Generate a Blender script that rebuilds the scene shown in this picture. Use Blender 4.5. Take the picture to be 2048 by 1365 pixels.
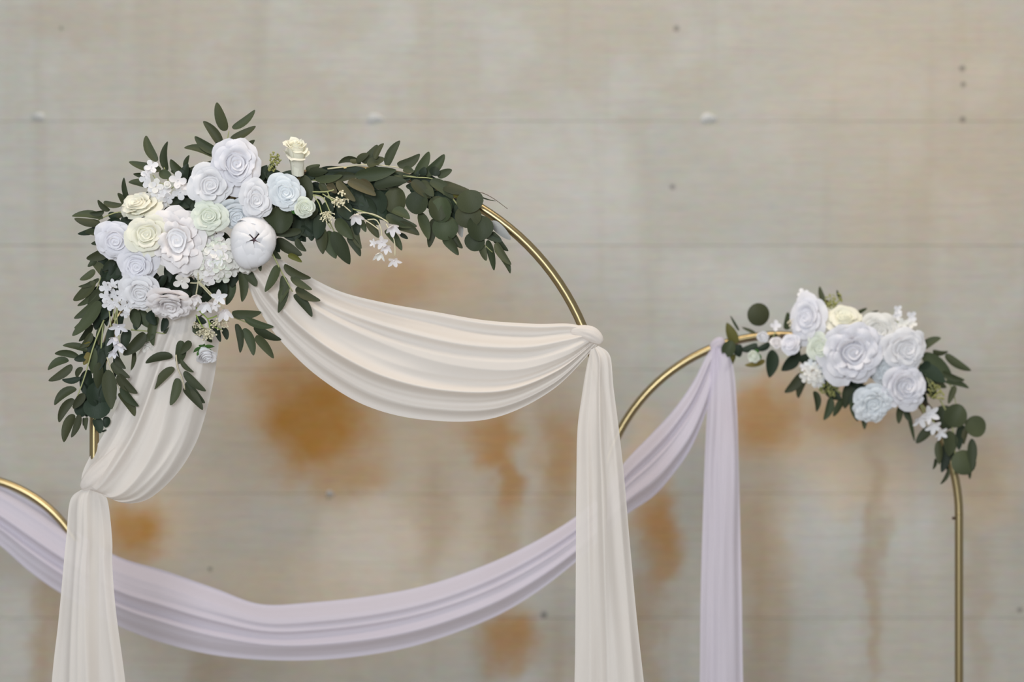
import bpy, math, random
from mathutils import Vector, Matrix, noise

# ------------------------------------------------------------------ scene, camera, light
for o in list(bpy.data.objects):
    bpy.data.objects.remove(o, do_unlink=True)
SC = bpy.context.scene
COL = SC.collection
RND = random.Random(11)

LENS, SENSOR, IW, IH = 85.0, 36.0, 2048, 1365
F = LENS / SENSOR * IW
CAMZ = 1.65
D1, D2, DW = 4.74, 5.30, 6.25          # front arch, rear arches, concrete wall (metres from the camera)

cam = bpy.data.cameras.new('camera'); cam.lens = LENS; cam.sensor_width = SENSOR
cam.dof.use_dof = True; cam.dof.focus_distance = D1 - 0.04; cam.dof.aperture_fstop = 1.75
co = bpy.data.objects.new('camera', cam); COL.objects.link(co)
co.location = (0, 0, CAMZ); co.rotation_euler = (math.pi / 2, 0, 0)
SC.camera = co

SC.view_settings.view_transform = 'Standard'
SC.view_settings.look = 'None'
SC.view_settings.exposure = 0.0
SC.view_settings.gamma = 1.0
SC.view_settings.use_curve_mapping = False

world = bpy.data.worlds.new('room_light'); SC.world = world; world.use_nodes = True
bg = world.node_tree.nodes['Background']
bg.inputs[0].default_value = (0.94, 0.965, 1.0, 1); bg.inputs[1].default_value = 0.40

def area_light(name, loc, target, sx, sy, power, color):
    l = bpy.data.lights.new(name, 'AREA'); l.shape = 'RECTANGLE'; l.size = sx; l.size_y = sy
    l.energy = power; l.color = color
    o = bpy.data.objects.new(name, l); COL.objects.link(o); o.location = loc
    o.rotation_euler = (Vector(target) - Vector(loc)).to_track_quat('-Z', 'Y').to_euler()
    return o
area_light('daylight_window', (-1.0, -1.9, 2.7), (0, 5.2, 1.5), 2.0, 1.8, 290, (0.89, 0.945, 1.0))
area_light('ceiling_lamp', (0.3, 4.0, 4.4), (0.0, 5.2, 1.6), 2.4, 1.0, 58, (1.0, 0.85, 0.68))

# ------------------------------------------------------------------ helpers
def px(x, y, D):
    return Vector(((x - 1024) / F * D, D, CAMZ + (IH / 2 - y) / F * D))

def mesh_obj(name, verts, faces, mat=None, parent=None, loc=None, smooth=True):
    """verts are in world space; the object's origin is put at loc (default: the parent's world origin)"""
    ploc = Vector(parent['_w']) if parent is not None else Vector((0, 0, 0))
    loc = Vector(loc) if loc is not None else ploc
    me = bpy.data.meshes.new(name)
    me.from_pydata([tuple(Vector(v) - loc) for v in verts], [], faces)
    if smooth:
        me.polygons.foreach_set('use_smooth', [True] * len(me.polygons))
    if mat: me.materials.append(mat)
    me.update()
    o = bpy.data.objects.new(name, me); COL.objects.link(o)
    if parent is not None: o.parent = parent
    o.location = loc - ploc
    o['_w'] = tuple(loc)
    return o

def child(name, me, parent, M):
    """an object sharing mesh data, placed by a world matrix under a parent that is only translated"""
    o = bpy.data.objects.new(name, me); COL.objects.link(o); o.parent = parent
    o.matrix_local = Matrix.Translation(-Vector(parent['_w'])) @ M
    return o

def thing(name, label, cat, loc, group=None):
    o = bpy.data.objects.new(name, None); COL.objects.link(o); o.location = loc
    o.empty_display_size = 0.05
    o['_w'] = tuple(loc); o['label'] = label; o['category'] = cat
    if group: o['group'] = group
    return o

def tube(path, radii, seg=10, closed_ends=True):
    V, Fc = [], []
    n = len(path); path = [Vector(p) for p in path]
    if not isinstance(radii, (list, tuple)): radii = [radii] * n
    ref = None
    for i, p in enumerate(path):
        t = (path[min(i + 1, n - 1)] - path[max(i - 1, 0)]).normalized()
        if ref is None:
            ref = Vector((0, 1, 0)) if abs(t.y) < 0.9 else Vector((1, 0, 0))
        b = t.cross(ref).normalized(); ref = b.cross(t).normalized()
        for k in range(seg):
            a = 2 * math.pi * k / seg
            V.append(p + (b * math.cos(a) + ref * math.sin(a)) * radii[i])
    for i in range(n - 1):
        for k in range(seg):
            a, b2 = i * seg + k, i * seg + (k + 1) % seg
            Fc.append((a, b2, b2 + seg, a + seg))
    if closed_ends:
        Fc.append(tuple(range(seg))[::-1]); Fc.append(tuple((n - 1) * seg + k for k in range(seg)))
    return V, Fc

def cat(pts, u):
    """Catmull-Rom through pts (tuples), u in 0..1"""
    n = len(pts) - 1; f = min(max(u, 0), 1) * n; i = min(int(f), n - 1); t = f - i
    p0, p1, p2, p3 = pts[max(i - 1, 0)], pts[i], pts[i + 1], pts[min(i + 2, n)]
    return [0.5 * (2 * b + (c - a) * t + (2 * a - 5 * b + 4 * c - d) * t * t + (3 * b - a - 3 * c + d) * t ** 3)
            for a, b, c, d in zip(p0, p1, p2, p3)]

def box(x0, x1, y0, y1, z0, z1, bev=0.0):
    c = bev
    if c <= 0:
        V = [(x, y, z) for z in (z0, z1) for y in (y0, y1) for x in (x0, x1)]
        return V, [(0, 2, 3, 1), (4, 5, 7, 6), (0, 1, 5, 4), (2, 6, 7, 3), (0, 4, 6, 2), (1, 3, 7, 5)]
    # front face (y0) chamfered on its four edges
    V = [(x0 + c, y0, z0 + c), (x1 - c, y0, z0 + c), (x1 - c, y0, z1 - c), (x0 + c, y0, z1 - c),
         (x0, y0 + c, z0), (x1, y0 + c, z0), (x1, y0 + c, z1), (x0, y0 + c, z1),
         (x0, y1, z0), (x1, y1, z0), (x1, y1, z1), (x0, y1, z1)]
    Fc = [(0, 1, 2, 3), (8, 11, 10, 9)]
    for k in range(4):
        j = (k + 1) % 4
        Fc += [(4 + k, 4 + j, j, k), (8 + k, 8 + j, 4 + j, 4 + k)]
    return V, Fc

# ------------------------------------------------------------------ materials
def new_mat(name):
    m = bpy.data.materials.new(name); m.use_nodes = True
    nt = m.node_tree
    return m, nt, nt.nodes['Principled BSDF']

def vary(nt, col, amt_h, amt_v, scale=None, detail=4):
    """base colour varied per object (and by noise)"""
    oi = nt.nodes.new('ShaderNodeObjectInfo')
    hs = nt.nodes.new('ShaderNodeHueSaturation'); hs.inputs['Color'].default_value = (*col, 1)
    mr = nt.nodes.new('ShaderNodeMapRange'); mr.inputs[3].default_value = 1 - amt_v; mr.inputs[4].default_value = 1 + amt_v
    mh = nt.nodes.new('ShaderNodeMapRange'); mh.inputs[3].default_value = 0.5 - amt_h; mh.inputs[4].default_value = 0.5 + amt_h
    nt.links.new(oi.outputs['Random'], mr.inputs[0])
    wn = nt.nodes.new('ShaderNodeTexWhiteNoise'); wn.noise_dimensions = '1D'
    nt.links.new(oi.outputs['Random'], wn.inputs['W'])
    nt.links.new(wn.outputs['Value'], mh.inputs[0])
    nt.links.new(mr.outputs[0], hs.inputs['Value']); nt.links.new(mh.outputs[0], hs.inputs['Hue'])
    return hs.outputs[0]

def leaf_mat(name, col, rough=0.55):
    m, nt, b = new_mat(name)
    c = vary(nt, col, 0.025, 0.28)
    tc = nt.nodes.new('ShaderNodeTexCoord')
    mp = nt.nodes.new('ShaderNodeMapping'); mp.inputs['Scale'].default_value = (3, 22, 3)
    nz = nt.nodes.new('ShaderNodeTexNoise'); nz.inputs['Scale'].default_value = 3
    nt.links.new(tc.outputs['Object'], mp.inputs[0]); nt.links.new(mp.outputs[0], nz.inputs['Vector'])
    mx = nt.nodes.new('ShaderNodeMix'); mx.data_type = 'RGBA'; mx.blend_type = 'MULTIPLY'; mx.inputs[0].default_value = 0.5
    rp = nt.nodes.new('ShaderNodeValToRGB'); rp.color_ramp.elements[0].color = (0.55, 0.6, 0.5, 1); rp.color_ramp.elements[1].color = (1.25, 1.2, 1.2, 1)
    nt.links.new(nz.outputs[0], rp.inputs[0])
    nt.links.new(c, mx.inputs[6]); nt.links.new(rp.outputs[0], mx.inputs[7])
    nt.links.new(mx.outputs[2], b.inputs['Base Color'])
    b.inputs['Roughness'].default_value = rough
    b.inputs['Specular IOR Level'].default_value = 0.22
    bp = nt.nodes.new('ShaderNodeBump'); bp.inputs['Strength'].default_value = 0.15; bp.inputs['Distance'].default_value = 0.002
    nt.links.new(nz.outputs[0], bp.inputs['Height']); nt.links.new(bp.outputs[0], b.inputs['Normal'])
    return m

def petal_mat(name, col, trans=0.25):
    m, nt, b = new_mat(name)
    c = vary(nt, col, 0.01, 0.04)
    nt.links.new(c, b.inputs['Base Color'])
    b.inputs['Roughness'].default_value = 0.75; b.inputs['Specular IOR Level'].default_value = 0.2
    tr = nt.nodes.new('ShaderNodeBsdfTranslucent'); nt.links.new(c, tr.inputs[0])
    mx = nt.nodes.new('ShaderNodeMixShader'); mx.inputs[0].default_value = trans
    out = nt.nodes['Material Output']
    nt.links.new(b.outputs[0], mx.inputs[1]); nt.links.new(tr.outputs[0], mx.inputs[2]); nt.links.new(mx.outputs[0], out.inputs[0])
    return m

def plain(name, col, rough=0.6, metal=0.0):
    m, nt, b = new_mat(name)
    nt.links.new(vary(nt, col, 0.01, 0.12), b.inputs['Base Color'])
    b.inputs['Roughness'].default_value = rough; b.inputs['Metallic'].default_value = metal
    return m

def cloth_mat(name, col, clear):
    m, nt, b = new_mat(name)
    tc = nt.nodes.new('ShaderNodeTexCoord')
    nz = nt.nodes.new('ShaderNodeTexNoise'); nz.inputs['Scale'].default_value = 420; nz.inputs['Detail'].default_value = 2
    nt.links.new(tc.outputs['Object'], nz.inputs['Vector'])
    bp = nt.nodes.new('ShaderNodeBump'); bp.inputs['Strength'].default_value = 0.12; bp.inputs['Distance'].default_value = 0.0006
    nt.links.new(nz.outputs[0], bp.inputs['Height'])
    b.inputs['Base Color'].default_value = (*col, 1); b.inputs['Roughness'].default_value = 0.85
    b.inputs['Specular IOR Level'].default_value = 0.15
    try:
        b.inputs['Sheen Weight'].default_value = 0.15
    except Exception:
        pass
    nt.links.new(bp.outputs[0], b.inputs['Normal'])
    tr = nt.nodes.new('ShaderNodeBsdfTranslucent'); tr.inputs[0].default_value = (*col, 1)
    tp = nt.nodes.new('ShaderNodeBsdfTransparent')
    m1 = nt.nodes.new('ShaderNodeMixShader'); m1.inputs[0].default_value = 0.35
    m2 = nt.nodes.new('ShaderNodeMixShader'); m2.inputs[0].default_value = clear
    nt.links.new(b.outputs[0], m1.inputs[1]); nt.links.new(tr.outputs[0], m1.inputs[2])
    nt.links.new(m1.outputs[0], m2.inputs[1]); nt.links.new(tp.outputs[0], m2.inputs[2])
    nt.links.new(m2.outputs[0], nt.nodes['Material Output'].inputs[0])
    return m

M_LEAF = leaf_mat('eucalyptus_green', (0.050, 0.060, 0.029))
M_DARK = leaf_mat('deep_green', (0.022, 0.034, 0.020))
M_OLIVE = leaf_mat('olive_brown_leaf', (0.085, 0.075, 0.036))
M_YELL = leaf_mat('yellow_green_leaf', (0.140, 0.130, 0.030))
M_PALE = leaf_mat('pale_leaf_back', (0.36, 0.36, 0.35))
LM = {'g': M_LEAF, 'd': M_DARK, 'o': M_OLIVE, 'y': M_YELL, 'p': M_PALE}
M_STEM = plain('pale_green_stem', (0.34, 0.36, 0.16))
M_STEMW = plain('cream_stem', (0.55, 0.50, 0.34))
M_TWIG = plain('brown_twig', (0.10, 0.07, 0.045))
M_SEPAL = plain('bright_green_sepal', (0.06, 0.17, 0.03))
M_EYE = plain('mauve_eye', (0.16, 0.10, 0.11))
M_BERRYG = plain('yellow_green_beads', (0.30, 0.30, 0.10))
M_BERRYC = plain('cream_beads', (0.72, 0.66, 0.48))
PM = {'w': petal_mat('white_petal', (0.87, 0.86, 0.87)), 'v': petal_mat('lilac_white_petal', (0.845, 0.835, 0.87)),
      'b': petal_mat('blue_white_petal', (0.82, 0.85, 0.87)), 'c': petal_mat('cream_petal', (0.88, 0.86, 0.74)),
      'g': petal_mat('greenish_petal', (0.84, 0.87, 0.77)), 'p': petal_mat('blush_petal', (0.88, 0.845, 0.84)),
      'i': petal_mat('ivory_petal', (0.87, 0.855, 0.81))}
M_CREAM = cloth_mat('cream_chiffon', (0.86, 0.81, 0.76), 0.11)
M_LILAC = cloth_mat('lilac_chiffon', (0.74, 0.695, 0.80), 0.15)
M_GOLD, _nt, _b = new_mat('gold_tube')
_b.inputs['Base Color'].default_value = (0.35, 0.275, 0.145, 1); _b.inputs['Metallic'].default_value = 1.0
_b.inputs['Roughness'].default_value = 0.27
_n = _nt.nodes.new('ShaderNodeTexNoise'); _n.inputs['Scale'].default_value = 6
_r = _nt.nodes.new('ShaderNodeMapRange'); _r.inputs[3].default_value = 0.26; _r.inputs[4].default_value = 0.34
_nt.links.new(_n.outputs[0], _r.inputs[0]); _nt.links.new(_r.outputs[0], _b.inputs['Roughness'])

# concrete with rust stains; positions are world metres on the wall
def concrete():
    m, nt, b = new_mat('board_formed_concrete')
    N, L = nt.nodes.new, nt.links.new
    geo = N('ShaderNodeNewGeometry')
    pos = geo.outputs['Position']
    def noise_tex(scale, detail=6, rough=0.55, stretch=(1, 1, 1), off=(0, 0, 0)):
        mp = N('ShaderNodeMapping'); mp.inputs['Scale'].default_value = stretch; mp.inputs['Location'].default_value = off
        L(pos, mp.inputs[0])
        n = N('ShaderNodeTexNoise'); n.inputs['Scale'].default_value = scale
        n.inputs['Detail'].default_value = detail; n.inputs['Roughness'].default_value = rough
        L(mp.outputs[0], n.inputs['Vector'])
        return n
    def math_(op, a, b_=None, clamp=False):
        n = N('ShaderNodeMath'); n.operation = op; n.use_clamp = clamp
        for i, v in enumerate((a, b_)):
            if v is None: continue
            if isinstance(v, (int, float)): n.inputs[i].default_value = v
            else: L(v, n.inputs[i])
        return n.outputs[0]
    def mixc(fac, a, c, mode='MIX'):
        n = N('ShaderNodeMix'); n.data_type = 'RGBA'; n.blend_type = mode
        if isinstance(fac, (int, float)): n.inputs[0].default_value = fac
        else: L(fac, n.inputs[0])
        for i, v in ((6, a), (7, c)):
            if isinstance(v, tuple): n.inputs[i].default_value = (*v, 1)
            else: L(v, n.inputs[i])
        return n.outputs[2]
    def ramp(v, lo, hi):
        n = N('ShaderNodeMapRange'); n.interpolation_type = 'SMOOTHSTEP'
        n.inputs[1].default_value = lo; n.inputs[2].default_value = hi
        L(v, n.inputs[0]); return n.outputs[0]
    big = noise_tex(1.7, 4); mid = noise_tex(6, 7, off=(3, 1, 7))
    streak = noise_tex(5, 6, 0.6, (1.0, 1, 14), (5, 0, 2)); fine = noise_tex(90, 3, 0.6, (0.35, 1, 1.6))
    vert = noise_tex(3.0, 4, 0.5, (4.5, 1, 0.35), (9, 0, 4))
    col = mixc(ramp(big.outputs[0], 0.38, 0.62), (0.43, 0.43, 0.395), (0.435, 0.41, 0.355))
    col = mixc(math_('MULTIPLY', ramp(mid.outputs[0], 0.45, 0.68), 0.55), col, (0.485, 0.485, 0.46))
    col = mixc(math_('MULTIPLY', ramp(streak.outputs[0], 0.50, 0.72), 0.25), col, (0.35, 0.335, 0.295))
    col = mixc(math_('MULTIPLY', ramp(vert.outputs[0], 0.50, 0.75), 0.35), col, (0.36, 0.33, 0.28))
    # distorted position for the stain edges
    dn = noise_tex(9, 4, off=(1, 2, 3))
    sub = N('ShaderNodeVectorMath'); sub.operation = 'SUBTRACT'; sub.inputs[1].default_value = (0.5, 0.5, 0.5)
    L(dn.outputs['Color'], sub.inputs[0])
    sc = N('ShaderNodeVectorMath'); sc.operation = 'SCALE'; sc.inputs['Scale'].default_value = 0.14
    L(sub.outputs[0], sc.inputs[0])
    ad = N('ShaderNodeVectorMath'); ad.operation = 'ADD'; L(pos, ad.inputs[0]); L(sc.outputs[0], ad.inputs[1])
    wob = ad.outputs[0]
    def stains(lst):
        acc = None
        for (x, y, rx, ry, k) in lst:
            c = px(x, y, DW); s = F / DW
            mv = N('ShaderNodeVectorMath'); mv.operation = 'SUBTRACT'; mv.inputs[1].default_value = c; L(wob, mv.inputs[0])
            ml = N('ShaderNodeVectorMath'); ml.operation = 'MULTIPLY'; ml.inputs[1].default_value = (s / rx, 0, s / ry); L(mv.outputs[0], ml.inputs[0])
            ln = N('ShaderNodeVectorMath'); ln.operation = 'LENGTH'; L(ml.outputs[0], ln.inputs[0])
            r = N('ShaderNodeMapRange'); r.interpolation_type = 'SMOOTHSTEP'
            r.inputs[1].default_value = 1.25; r.inputs[2].default_value = 0.25; r.inputs[3].default_value = 0.0; r.inputs[4].default_value = k
            L(ln.outputs['Value'], r.inputs[0])
            acc = r.outputs[0] if acc is None else math_('MAXIMUM', acc, r.outputs[0])
        return acc
    wash = stains(WASH); rust = stains(RUST); brown = stains(BROWN); lightp = stains(LIGHT); dots = None
    col = mixc(lightp, col, (0.58, 0.58, 0.56))
    col = mixc(math_('MULTIPLY', wash, math_('ADD', math_('MULTIPLY', mid.outputs[0], 0.7), 0.45)), col, (0.60, 0.46, 0.305))
    col = mixc(math_('MULTIPLY', brown, math_('ADD', math_('MULTIPLY', vert.outputs[0], 0.9), 0.35), True), col, (0.33, 0.225, 0.125))
    col = mixc(math_('MULTIPLY', rust, math_('ADD', math_('MULTIPLY', mid.outputs[0], 0.8), 0.62), True), col, (0.42, 0.215, 0.055))
    # pits and tie marks
    acc = None
    for (x, y, r_) in PITS:
        c = px(x, y, DW); s = F / DW
        mv = N('ShaderNodeVectorMath'); mv.operation = 'SUBTRACT'; mv.inputs[1].default_value = c; L(pos, mv.inputs[0])
        ml = N('ShaderNodeVectorMath'); ml.operation = 'MULTIPLY'; ml.inputs[1].default_value = (s / r_, 0, s / r_); L(mv.outputs[0], ml.inputs[0])
        ln = N('ShaderNodeVectorMath'); ln.operation = 'LENGTH'; L(ml.outputs[0], ln.inputs[0])
        q = ramp(ln.outputs['Value'], 1.2, 0.4)
        acc = q if acc is None else math_('MAXIMUM', acc, q)
    col = mixc(math_('MULTIPLY', acc, 0.6), col, (0.12, 0.11, 0.10))
    col = mixc(0.25, col, fine.outputs['Color'], 'SOFT_LIGHT')
    L(col, b.inputs['Base Color']); b.inputs['Roughness'].default_value = 0.9
    b.inputs['Specular IOR Level'].default_value = 0.2
    hgt = math_('ADD', math_('MULTIPLY', streak.outputs[0], 0.6), math_('MULTIPLY', fine.outputs[0], 0.25))
    hgt = math_('SUBTRACT', math_('ADD', hgt, math_('MULTIPLY', mid.outputs[0], 0.8)), acc)
    bp = N('ShaderNodeBump'); bp.inputs['Strength'].default_value = 0.35; bp.inputs['Distance'].default_value = 0.012
    L(hgt, bp.inputs['Height']); L(bp.outputs[0], b.inputs['Normal'])
    return m

WASH = [(650, 800, 300, 260, 0.9), (820, 570, 230, 130, 0.75), (880, 800, 360, 260, 0.7), (1130, 920, 130, 220, 0.65),
        (1620, 840, 260, 130, 0.9), (470, 660, 140, 190, 0.7), (1720, 940, 150, 110, 0.7), (1960, 970, 110, 110, 0.6), (1530, 1060, 80, 240, 0.5),
        (300, 1060, 150, 130, 0.75), (1290, 920, 70, 140, 0.75), (1850, 200, 420, 420, 0.35), (640, 1200, 480, 180, 0.45), (850, 1020, 380, 200, 0.5), (400, 1000, 160, 140, 0.45)]
RUST = [(635, 850, 140, 125, 1.0), (590, 790, 90, 80, 0.7), (690, 940, 90, 80, 0.6), (985, 870, 75, 70, 0.7), (1010, 940, 35, 90, 0.6), (262, 1060, 85, 75, 0.85),
        (1012, 1280, 75, 75, 0.65), (790, 570, 100, 60, 0.42), (1530, 835, 90, 90, 0.72), (1690, 830, 110, 60, 0.45), (1325, 1060, 55, 95, 0.65), (1120, 900, 50, 90, 0.4)]
BROWN = [(95, 1230, 38, 260, 0.75), (1120, 960, 50, 230, 0.6), (1310, 1090, 52, 210, 0.7), (1300, 1310, 44, 240, 0.65), (870, 1040, 50, 140, 0.45),
         (1000, 1090, 50, 210, 0.5), (1530, 1180, 56, 340, 0.48), (1750, 1180, 26, 340, 0.48), (1955, 1230, 34, 240, 0.36),
         (1000, 1290, 70, 90, 0.55), (430, 1350, 70, 60, 0.45), (1120, 1330, 60, 120, 0.4), (120, 40, 140, 60, 0.25), (1960, 950, 70, 80, 0.35), (100, 1160, 60, 120, 0.3)]
LIGHT = [(720, 1080, 110, 120, 0.5), (1215, 350, 60, 110, 0.35), (1100, 420, 200, 160, 0.3), (1620, 1060, 80, 150, 0.4), (500, 1010, 120, 90, 0.25), (1840, 1020, 90, 160, 0.25), (620, 420, 200, 100, 0.25), (1480, 560, 120, 80, 0.3)]
PITS = [(1925, 138, 7), (1927, 170, 6), (1926, 240, 7), (1353, 58, 7), (1088, 1232, 8), (2040, 1222, 6), (122, 57, 4), (1345, 375, 6), (420, 1140, 5)]
M_CONC = concrete()

# ------------------------------------------------------------------ the setting
def structure(o): o['kind'] = 'structure'
# wall: a backing slab carrying one cast band per form board, with a fine recessed joint between bands
V, Fc = box(-3.4, 3.4, DW + 0.012, DW + 0.22, 0.0, 3.4)
wall = mesh_obj('wall_back', V, Fc, M_CONC, loc=(0, DW + 0.1, 0), smooth=False); structure(wall)
seams = [px(0, 243 + 248.5 * k, DW).z for k in range(-3, 9)]
seams = sorted(z for z in seams if 0.05 < z < 3.35)
edges = [0.0] + seams + [3.4]
for k in range(len(edges) - 1):
    dy = RND.uniform(-0.0007, 0.0007)
    V, Fc = box(-3.4, 3.4, DW + dy, DW + 0.013, edges[k] + 0.0001, edges[k + 1] - 0.0001, 0.0013)
    mesh_obj('cast_band', V, Fc, M_CONC, wall, smooth=False)
# little plugs of squeezed-out concrete on the joints
M_PLUG = plain('pale_concrete_plug', (0.60, 0.60, 0.58), 0.85)
for (x, y, r) in ((80, 236, 12), (750, 239, 15), (1416, 239, 15), (660, 990, 7)):
    c = px(x, y, DW); s = DW / F * r
    V, Fc = [], []
    rings = [(1.0, 0.006), (0.85, -0.007), (0.5, -0.014), (0.12, -0.017)]
    for i, (q, d) in enumerate(rings):
        for k in range(10):
            a = 2 * math.pi * k / 10
            w = 1 + 0.18 * math.sin(3 * a + x)
            V.append((c.x + math.cos(a) * q * s * w * 1.25, DW + d, c.z + math.sin(a) * q * s * 0.62 * w + 0.004 * i))
    for i in range(3):
        for k in range(10):
            Fc.append((i * 10 + k, i * 10 + (k + 1) % 10, i * 10 + 10 + (k + 1) % 10, i * 10 + 10 + k))
    Fc.append(tuple(30 + k for k in range(10)))
    mesh_obj('mortar_plug', V, Fc, M_PLUG, wall, loc=c)

m_floor, _nt, _b = new_mat('worn_floor')
_n = _nt.nodes.new('ShaderNodeTexNoise'); _n.inputs['Scale'].default_value = 5; _n.inputs['Detail'].default_value = 6
_c = _nt.nodes.new('ShaderNodeValToRGB'); _c.color_ramp.elements[0].color = (0.26, 0.24, 0.22, 1); _c.color_ramp.elements[1].color = (0.38, 0.36, 0.34, 1)
_g = _nt.nodes.new('ShaderNodeNewGeometry')
_nt.links.new(_g.outputs['Position'], _n.inputs['Vector']); _nt.links.new(_n.outputs[0], _c.inputs[0]); _nt.links.new(_c.outputs[0], _b.inputs['Base Color'])
_b.inputs['Roughness'].default_value = 0.7
V, Fc = box(-3.4, 3.4, -2.5, DW + 0.22, -0.1, 0.0)
structure(mesh_obj('floor', V, Fc, m_floor, smooth=False))

# ------------------------------------------------------------------ arches
TR = 0.0093
def arch(label, cx, cy, r, D, screws=()):
    c = px(cx, cy, D); R = r * D / F
    root = thing('arch_stand', label, 'arch', (c.x, D, 0), 'gold arch stands')
    path = [(c.x - R, D, 0.004 + (c.z - 0.004) * k / 6) for k in range(6)]
    path += [(c.x - R * math.cos(math.pi * k / 64), D, c.z + R * math.sin(math.pi * k / 64)) for k in range(65)]
    path += [(c.x + R, D, 0.004 + (c.z - 0.004) * (6 - k) / 6) for k in range(1, 7)]
    V, Fc = tube(path, TR, 20)
    mesh_obj('hoop', V, Fc, M_GOLD, root)
    for s in (-1, 1):
        V, Fc = [], []
        for z, q in ((0.0, 1.0), (0.004, 1.0), (0.006, 0.97)):
            for k in range(28):
                a = 2 * math.pi * k / 28
                V.append((c.x + s * R + 0.09 * q * math.cos(a), D + 0.15 * q * math.sin(a), z))
        for i in range(2):
            for k in range(28):
                Fc.append((i * 28 + k, i * 28 + (k + 1) % 28, i * 28 + 28 + (k + 1) % 28, i * 28 + 28 + k))
        Fc += [tuple(range(28))[::-1], tuple(56 + k for k in range(28))]
        mesh_obj('base_plate', V, Fc, M_GOLD, root, loc=(c.x + s * R, D, 0), smooth=False)
    for (x, y) in screws:
        p = px(x, y, D)
        V, Fc = tube([p, p + Vector((-0.004, 0, 0)), p + Vector((-0.0055, 0, 0))], [0.0035, 0.0035, 0.002], 8)
        mesh_obj('joint_screw', V, Fc, M_TWIG, root, loc=p)
        sx = c.x + R
        V, Fc = tube([(sx, D, px(0, y - 9, D).z + 0.0012), (sx, D, px(0, y - 9, D).z - 0.0012)], TR + 0.0004, 20)
        mesh_obj('joint_ring', V, Fc, M_GOLD, root, loc=(sx, D, p.z))
    return root
arch('tall gold metal arch stand carrying the cream drape and the larger flower swag', 696.5, 849.5, 508, D1)
arch('gold metal arch stand with a flower swag over its shoulder and a lilac drape tail', 1558, 1031, 360, D2, [(1909, 1037)])
arch('low gold metal arch stand behind the cream tail, with only lilac fabric on it', -75, 1215, 262, D2)

# ------------------------------------------------------------------ drapes
def sheet(name, parent, A, B, mat, D, ns, nt_, folds, amp, seed, bulge=0.0, toff=(0, 0), sharp=0.6, loc=None):
    """a gathered length of cloth between edge curves A and B (pixels at depth D); folds run along its length"""
    rr = random.Random(seed)
    ph = [rr.uniform(0, 6.28) for _ in folds]; dr = [rr.uniform(-1.1, 1.1) for _ in folds]
    V, Fc = [], []
    for i in range(ns + 1):
        s = i / ns
        a, b = cat(A, s), cat(B, s)
        pa, pb = px(a[0], a[1], D), px(b[0], b[1], D)
        w = (pb - pa).length
        ext = a[2] + (b[2] - a[2]) * 0.5 if len(a) > 2 else 0
        for j in range(nt_ + 1):
            t = j / nt_
            tw = t + 0.045 * math.sin(2 * math.pi * (1.3 * t + 0.4 * s) + seed) * math.sin(math.pi * t)
            p = pa.lerp(pb, t)
            h = 0
            for (f, k), q, d in zip(folds, ph, dr):
                x = math.sin(math.pi * f * tw + q + d * s * 1.6)
                h += k * ((1 - abs(x) ** sharp) * 2 - 1)
            h *= amp * min(w, 0.2)
            hb = bulge * math.sin(math.pi * t) * min(1, w / 0.1) * math.sin(math.pi * min(max(s, 0.02), 0.98)) ** 0.5
            nz = noise.noise(Vector((s * 6 + seed, t * 5, seed))) * 0.006 * min(1, w / 0.08)
            p = p + Vector((0, -h - hb - nz + toff[0] + (toff[1] - toff[0]) * s - ext, 0))
            V.append(p)
    for i in range(ns):
        for j in range(nt_):
            a = i * (nt_ + 1) + j
            Fc.append((a, a + 1, a + nt_ + 2, a + nt_ + 1))
    return mesh_obj(name, V, Fc, mat, parent, loc=loc)

def knot(name, parent, path, mat, D, offs, folds=5, seed=0, amp=0.16, flat=0.8):
    """a tightly gathered roll of cloth: path of (x, y, radius) pixels, with creases running along it"""
    rr = random.Random(seed)
    n, m = 44, 60; V, Fc = [], []
    ph = [rr.uniform(0, 6.28) for _ in range(4)]
    for i in range(n + 1):
        s = i / n
        x, y, r = cat(path, s); x2, y2, _ = cat(path, min(1, s + 0.02)); x1, y1, _ = cat(path, max(0, s - 0.02))
        tx, ty = x2 - x1, y2 - y1; l = math.hypot(tx, ty) or 1; tx /= l; ty /= l
        cap = math.sqrt(max(0.0, 1 - (2 * s - 1) ** 6)) if True else 1
        for j in range(m):
            a = 2 * math.pi * j / m
            c = abs(math.sin(folds * 0.5 * a + ph[0] + 1.5 * s)) ** 0.6 * 0.6 + abs(math.sin(folds * 0.9 * a + ph[1] - 2.2 * s)) ** 0.7 * 0.4
            q = r * max(cap, 0.03) * (1 - amp * (1 - c))
            u, d = math.cos(a) * q, math.sin(a) * q * flat
            p = px(x - ty * u, y + tx * u, D)
            V.append(p + Vector((0, -offs - d * D / F, 0)))
    for i in range(n):
        for j in range(m):
            a = i * m + j; b = i * m + (j + 1) % m
            Fc.append((a, b, b + m, a + m))
    Fc += [tuple(range(m))[::-1], tuple(n * m + j for j in range(m))]
    return mesh_obj(name, V, Fc, mat, parent)

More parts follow.
